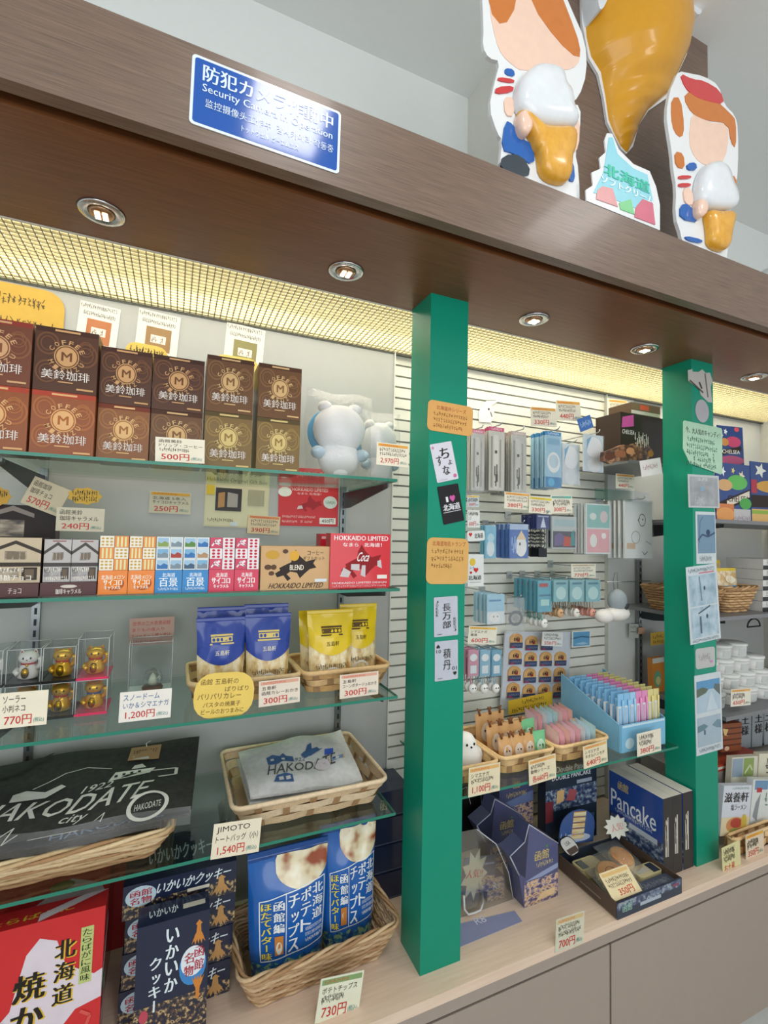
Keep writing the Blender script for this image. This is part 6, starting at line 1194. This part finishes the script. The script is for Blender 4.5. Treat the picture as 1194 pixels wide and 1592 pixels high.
Mx = R_ @ Matrix.Translation((.004, .012, TH-.006)) @ Matrix.Rotation(-.9, 4, 'X')
mb = MB(); mb.box(0, .1, 0, .0012, 0, .06, M('#e3d2a8', .5)); mb.art(FRONT, .1, .06, [('r', .05, .82, .9, .12, '#dcb878'), ('z', .08, .6, .8, .16, INK, 9), ('z', .08, .4, .8, .16, INK, 9), ('t', '350円', .3, .08, .5, .26, RED, 0, .02)]); tag(mb.build('price_tag', None, Mx), 'cream price tag 350 yen lying on the front of the pancake tray', 'price tag', 'handwritten price tags')
Mx = R_ @ Matrix.Translation((.012, .165, TH+.002)) @ Matrix.Rotation(.2, 4, 'Z') @ Matrix.Rotation(-1.0, 4, 'X')
mb = MB(); mb.prism(rrect(.06, .05, .02), 0, .002, BLK); mb.prism(rrect(.054, .044, .018, 4, .003, .003), -.0006, .0001, M('#d4d2cc', .5)); mb.art(FY(-.0006), .06, .05, [('r', .15, .1, .7, .3, '#5a4a44'), ('t', 'USA', .3, .55, .35, .2, '#5a5a60')]); tag(mb.build('oval_card', None, Mx), 'oval black edged card leaning on the tray back corner', 'sign')
Mx = R_ @ Matrix.Translation((.155, .16, TH+.014)) @ Matrix.Rotation(-.5, 4, 'X')
mb = MB(); mb.prism([(a_*.1, b_*.062) for a_, b_ in burst(.5, .5, .36, .5, 11)], 0, .0012, M('#dcdccc', .5)); mb.art(FRONT, .1, .062, [('t', '人気!', .26, .34, .48, .3, '#d8928c', .1, .03)]); tag(mb.build('burst_card', None, Mx), 'white star burst card standing at the back of the pancake tray', 'sign')
# ------------------------------------------------------------------ farthest bay
FLOW = PM('flower_print', [(.4, '#1c3566'), (.5, '#24447c'), (.6, '#3f7a4a'), (.66, '#c8cfa8'), (.72, '#1c3566')], 26, rough=.35, coat=.2, detail=2)
def candy(label, l, b, r, t, Y, its, base, sl=0): 
    sheet('candy_card', label, 'display card', (l, b), (r, b+sl), (l, t), Y, its, base, rough=.35, th=.004, group='candy display cards')
star = lambda x, y, r, c: ('p', burst(x, y, r*.45, r, 5), c)
NV = M('#1f3f7c', .35, coat=.2)
candy('tall navy candy card with pink blossom and slanted lettering', 1118, 722, 1157, 661, .2, [star(.3, .85, .09, '#dfe4ea'), star(.15, .75, .07, '#c9d4e4'), ('e', .75, .93, .1, .06, '#c84a5a'), ('e', .6, .6, .3, .14, '#c2456c'), ('e', .25, .58, .16, .1, '#c98a4a'), ('p', [(.1, .36), (.9, .5), (.9, .38), (.1, .24)], '#241c18'), ('t', 'CHELSEA', .14, .29, .7, .1, '#e6e2d4', .0, .05), ('e', .5, .12, .5, .12, '#b4567a')], NV, 2)
candy('candy card with green leaves, peach candies and slanted white lettering', 1114, 810, 1167, 718, .1, [star(.2, .85, .09, '#e0e4e8'), star(.5, .88, .06, '#d8c878'), star(.75, .8, .1, '#dfd0b8'), ('e', .62, .68, .3, .13, '#5fae5a'), ('e', .25, .62, .22, .1, '#c9a070'), ('p', [(0, .3), (1, .58), (1, .4), (0, .12)], '#2a201c'), ('p', [(.3, .35), (.98, .55), (.98, .44), (.3, .24)], '#d2cbbb'), ('t', 'CHELSEA', .33, .34, .62, .11, '#3a2c24', .1, .05), ('e', .85, .32, .18, .1, '#4fa04e'), ('r', 0, 0, .5, .3, '#c87a4a'), ('e', .25, .12, .26, .12, '#d9985a'), ('r', .5, 0, .5, .22, '#b9b8b8'), ('z', .52, .02, .45, .08, '#8a6a8a', 6)], NV, 2)
candy('candy card with orange pieces and a white star, cut by the picture edge', 1169, 812, 1240, 717, .11, [star(.2, .86, .13, '#dfe2d8'), star(.5, .72, .1, '#c9d4e0'), ('e', .4, .6, .3, .1, '#c99a4a'), ('r', 0, .25, .5, .2, '#2a201c'), ('r', .0, 0, 1, .22, '#d8b070'), ('r', 0, .14, 1, .06, '#8fae4a'), ('r', .0, .48, .12, .22, '#a83a4a')], NV, 2)
# chocolate boxes seen through the gap before the farther pillar
CHO = PM('chocolate_print', [(.4, '#3a241c'), (.55, '#7a5038'), (.65, '#b08864'), (.75, '#4a2e22')], 50, rough=.35, coat=.2, detail=3)
o = at(965, 716, Y=.17); cz0 = o.z; ch = at(965, 640, Y=.17).z-cz0
mb = MB(); mb.box(o.x-.005, 1.105, .14, .365, cz0-.012, cz0-.0005, M('#77787a', .4)); tag(mb.build('grey_shelf'), 'short grey shelf under the dark chocolate boxes before the farther pillar', 'shelf', 'grey shelves of the farthest bay')
carton('chocolate_box', 'big dark chocolate crisp box seen before the farther green pillar', 'chocolate box', (o.x, .17, cz0), .2, .1, ch, .0, [('r', 0, 0, 1, 1, M('#33241e', .35, coat=.2)), ('p', [(.0, .0), (.6, .0), (.75, .3), (.5, .5), (.1, .3)], CHO), ('p', [(.02, .68), (.30, .74), (.30, .98), (.04, .9)], '#c8549a'), ('t', 'CHELSEA', .03, .56, .28, .09, '#e0dcd4', .1, .03), ('z', .32, .36, .34, .25, '#d8d0c4', 5), ('e', .7, .22, .07, .07, '#c98a3a')], [], [], M('#33241e', .35))
carton('chocolate_box', 'flat chocolate box lying on top of the big crisp box', 'chocolate box', (o.x+.055, .175, cz0+ch+.0005), .14, .09, .04, 0, [('r', 0, 0, 1, 1, M('#7a6048', .35, coat=.2)), ('r', .3, .5, .3, .4, '#d8583a'), ('r', 0, .08, 1, .28, '#d2ccbc')], [], [], M('#5a4636', .4))
m, w, h = plane_frame((938, 722), (992, 716), (938, 694), .12)
mb = MB(); mb.prism([(0, .2*h), (.2*w, 0), (.4*w, .1*h), (.7*w, .05*h), (1.0*w, .35*h), (.95*w, .9*h), (.6*w, 1.0*h), (.3*w, .8*h), (.05*w, .7*h)], 0, .012, CHO); mb.art(FRONT, w, h, [('e', .2, .4, .14, .2, '#5a3424'), ('e', .5, .5, .16, .2, '#8a5a3c'), ('e', .8, .6, .12, .2, '#b08058')])
tag(mb.build('chocolate_cutout', None, m), 'brown cutout of chocolate pieces jutting out of the big crisp box', 'display card')
sheet('shelf_strip', 'white printed strip hanging below the chocolate box shelf', 'label', (998, 742), (1030, 736), (998, 716), .08, [('z', .1, .4, .7, .3, '#9a6a6a', 6)], '#d8d4d0')
sheet('mini_picture', 'small brown picture card above the cushion packets', 'picture card', (944, 668), (959, 667), (944, 651), .3645, [('e', .3, .4, .2, .25, '#8a5a3a'), ('e', .7, .5, .2, .25, '#c09a6a')], '#6a4630')
# bread baskets on the middle shelf
zb = .6965
WK = ('#b08a5c', '#c9a476')
basket('basket', 'wicker basket of blue wrapped breads seen before the farther green pillar', (1.0, .06, zb), .15, .2, .075, 0, .02, 'willow', WK, nrow=9)
basket('basket', 'wicker basket of bread bags just past the farther green pillar', (1.165, .06, zb), .165, .2, .08, 0, .022, 'willow', WK, nrow=9)
BRD = PM('bread_bag_print', [(.4, '#c9a46a'), (.55, '#e3d6b8'), (.7, '#b98a50')], 40, rough=.3, coat=.4, detail=2)
def bread(label, x, y, w, h, c1, seed, rz=0):
    cm = M(c1, .3, coat=.35); pouch('bread_bag', label, 'bread bag', (x, y, zb+.006), w, h, .03, lambda u, v: cm if v < .58 else (BRD if v < .9 else M('#d8b92e', .3, coat=.3)), [('e', .5, .72, .25, .1, '#e6dcc4'), ('r', .2, .3, .6, .1, '#cfdde4')], rz, -.06, 'blue and yellow bread bags', None, 10, 14, seed, .002)
bread('blue bread bag at the front of the wicker basket past the green pillar', 1.195, .11, .105, .14, '#3f86b4', 71)
bread('bread bag with a yellow top behind the front one past the green pillar', 1.195, .16, .105, .165, '#c9a468', 72)
bread('yellow topped bread bag in the basket before the green pillar', 1.025, .11, .05, .135, '#3f86b4', 73)
bread('yellow topped bread bag beside another in the basket before the pillar', 1.078, .11, .05, .135, '#3f86b4', 74)
for i in range(5):
    carton('black_white_box', 'flat black box with a white lid at the picture edge, %s of its pile' % ('lowest', 'second', 'third', 'fourth', 'topmost')[i], 'carton', (1.345+.002*i, .06, .6965+.036*i), .16, .12, .035, 0, [('r', 0, 0, 1, .4, BLK), ('r', 0, .4, 1, .6, '#cfcfca'), ('t', '王様', .12, .5, .16, .4, INK)], [], [], M('#c9c9c4', .4), group='flat boxes piled beside the bread basket')
# tubs on the lower shelf
TUB = M('#d3d3cf', .35, coat=.2, var=.02)
def tub(name, label, x, y, z, r, h):
    e = empty('white_tub', label, 'tub', (x, y, z), 0, 'white lidded tubs')
    mb = MB(); mb.lathe([(r*.86, 0), (r*.9, .004), (r*.96, h*.8)], TUB, 20)
    mb.add([(r*.945*math.cos(a_)*1.003, r*.945*math.sin(a_)*1.003, z_) for z_ in (h*.15, h*.62) for a_ in (-2.2, -2.0, -1.8, -1.6, -1.4)], [(i, i+1, i+6, i+5) for i in range(4)], M('#bfc3c0', .5)); mb.build('body', e)
    mb = MB(); mb.lathe([(r*1.0, h*.8), (r*1.02, h*.82), (r*1.02, h*.94), (r*.95, h)], M('#dedfdb', .3, coat=.2, var=.02), 20); mb.build('lid', e)
k = 0
for lv in range(4):
    for i in range(4-(lv == 3)):
        k += 1
        tub('t', 'white lidded tub, %s level of the pile, %s' % (('lowest', 'second', 'third', 'top')[lv], ('beside the green pillar', 'second from the pillar', 'third from the pillar', 'at the picture edge')[i]), 1.16+.088*i+.01*(lv % 2), .12+.012*lv, .3845+.048*lv, .042, .0475)
ptag('cream price tag with red 650 yen figures before the white tubs', 1136, 1072, 1167, 1099, .04, ['~.6'], '650円', '#d9a65a', sl=-3)
mb = MB(); mb.tube([(.04*math.cos(a_), 0, .03*math.sin(a_)) for a_ in [math.pi*i/12 for i in range(13)]], .003, M('#2c3038', .4), 6); mb.tube([(-.04, 0, 0), (.04, 0, 0)], .003, M('#2c3038', .4), 6); q = mb.build('carry_handle'); q.location = at(1172, 974, Y=.2); tag(q, 'black arched carrying loop above the white tubs', 'handle')
# calligraphy bottles cards behind, red bundle
for i, px in enumerate((1157, 1178, 1194)):
    sheet('grey_packet', 'grey upright packet with black brushed writing, %s' % ('nearer the red bundle', 'second from the red bundle', 'cut by the picture edge')[i], 'packet', (px-9, 1165-3*i), (px+10, 1162-3*i), (px-9, 1108-3*i), .16, [('v', '王様', .2, .34, .6, .6, '#17171a', .06)], '#8f9699', th=.02, group='grey packets with brushed writing')
sheet('wooden_bundle', 'red brown slatted bundle tied with cream ribbon behind the ramen', 'bundle', (1122, 1170), (1152, 1166), (1122, 1126), .12, [('r', 0, .2+.2*i, 1, .05, '#5a2c1a') for i in range(4)]+[('p', [(.0, .85), (.3, .8), (.2, .6), (.35, .55), (.1, .6)], '#d8b878'), ('e', .25, .12, .12, .08, '#e0b898')], '#8a4a2a', th=.04)
carton('red_lid_box', 'flat red box lying across behind the ramen packets', 'carton', (1.06, .1, .175), .34, .1, .02, 0, [('r', 0, .3, 1, .4, '#d9d2c4'), ('r', 0, .3, .3, .4, '#9fb4c8')], [('r', .1, .2, .5, .3, '#c8583a')], [], M('#b0452e', .4))
mb = MB(); mb.box(1.05, 1.6, .1, .3, .0005, .174, M('#8f8a84', .5)); tag(mb.build('riser_block'), 'grey riser step under the flat red box behind the ramen packets', 'riser')
PAPR = '#d6d6d0'
def ramen(label, l, b, r, t, Y, its, base, sl=-4): sheet('ramen_packet', label, 'ramen packet', (l, b), (r, b+sl), (l, t), Y, its, base, rough=.35, th=.018, group='noodle packets in the farthest bay')
ramen('white noodle packet with big brushed characters and a soup picture', 1119, 1300, 1163, 1222, .012, [('t', '滋養軒', .05, .66, .85, .2, INK, .05, .05), ('t', '塩ラーメン', .3, .5, .55, .12, '#3a3a3e', .05, .02), ('r', 0, 0, 1, .36, '#d8c9a4'), ('e', .5, .2, .32, .16, '#c98a5a'), ('e', .52, .24, .2, .1, '#b04a3a'), ('e', .8, .25, .1, .16, '#c9b04a'), ('e', .5, .08, .2, .06, '#8f9a4a'), ('z', .3, .92, .6, .05, '#4a8a6a', 8)], '#ccd0d8')
ramen('white noodle packet with green writing cut by the picture edge', 1165, 1284, 1230, 1212, .02, [('r', .05, .78, .3, .2, '#6a8fb0'), ('r', .1, .72, .12, .1, '#b03a3a'), ('p', [(.1, .5), (.2, .7), (.15, .1), (.05, .2)], '#8a8f94'), ('z', .3, .4, .5, .3, '#4a7a5a', 4)], '#d2d6d2')
ramen('pale packet with a leaf picture lying behind the noodle packets', 1136, 1222, 1176, 1178, .07, [('r', .02, .3, .4, .65, '#8f9fae'), ('r', .45, .3, .4, .65, '#8a9f5a'), ('l', [(.5, .4), (.7, .7), (.8, .5)], .05, '#c9d0a0')], '#d3cfbc')
ramen('pale packet with handwriting behind the noodle packets at the picture edge', 1178, 1214, 1230, 1172, .07, [('z', .2, .2, .5, .6, '#4a4a44', 3)], '#d6d2ba')
basket('basket', 'chip basket in front of the noodle packets in the farthest bay', (1.04, -.018, .0005), .22, .024, .05, 0, .004, 'chip', ('#d8b078', '#e3c08c'), nrow=2)
price('yellow cream price tag with small print at the foot of the farther green pillar', (1124, 1362), (1152, 1348), (1111, 1324), -.04, ['~.6', '~.6'], 'お土産', None, '#d6cf9a', tax=False)
price('orange banded price tag 350 yen before the noodle basket', (1160, 1338), (1188, 1326), (1152, 1302), -.035, ['~.6'], '350円', '#d9a63c', '#d9c9ae')
# boxed pouches in gap before the farther pillar
sheet('orange_packet', 'orange juice coloured packet between the pen rack and the farther pillar', 'packet', (1016, 1090), (1034, 1086), (1015, 1024), .28, [('e', .4, .5, .3, .2, '#6fae8a'), ('e', .45, .46, .2, .1, '#d8cf8a'), ('r', 0, .88, 1, .12, '#d8d8d0')], '#d98a3a', th=.02)
sheet('standing_leaflet', 'white leaflet panel hanging before the farther pillar under the shelf', 'leaflet', (1032, 1178), (1040, 1176), (1032, 1110), .12, [], '#d0d8dc')
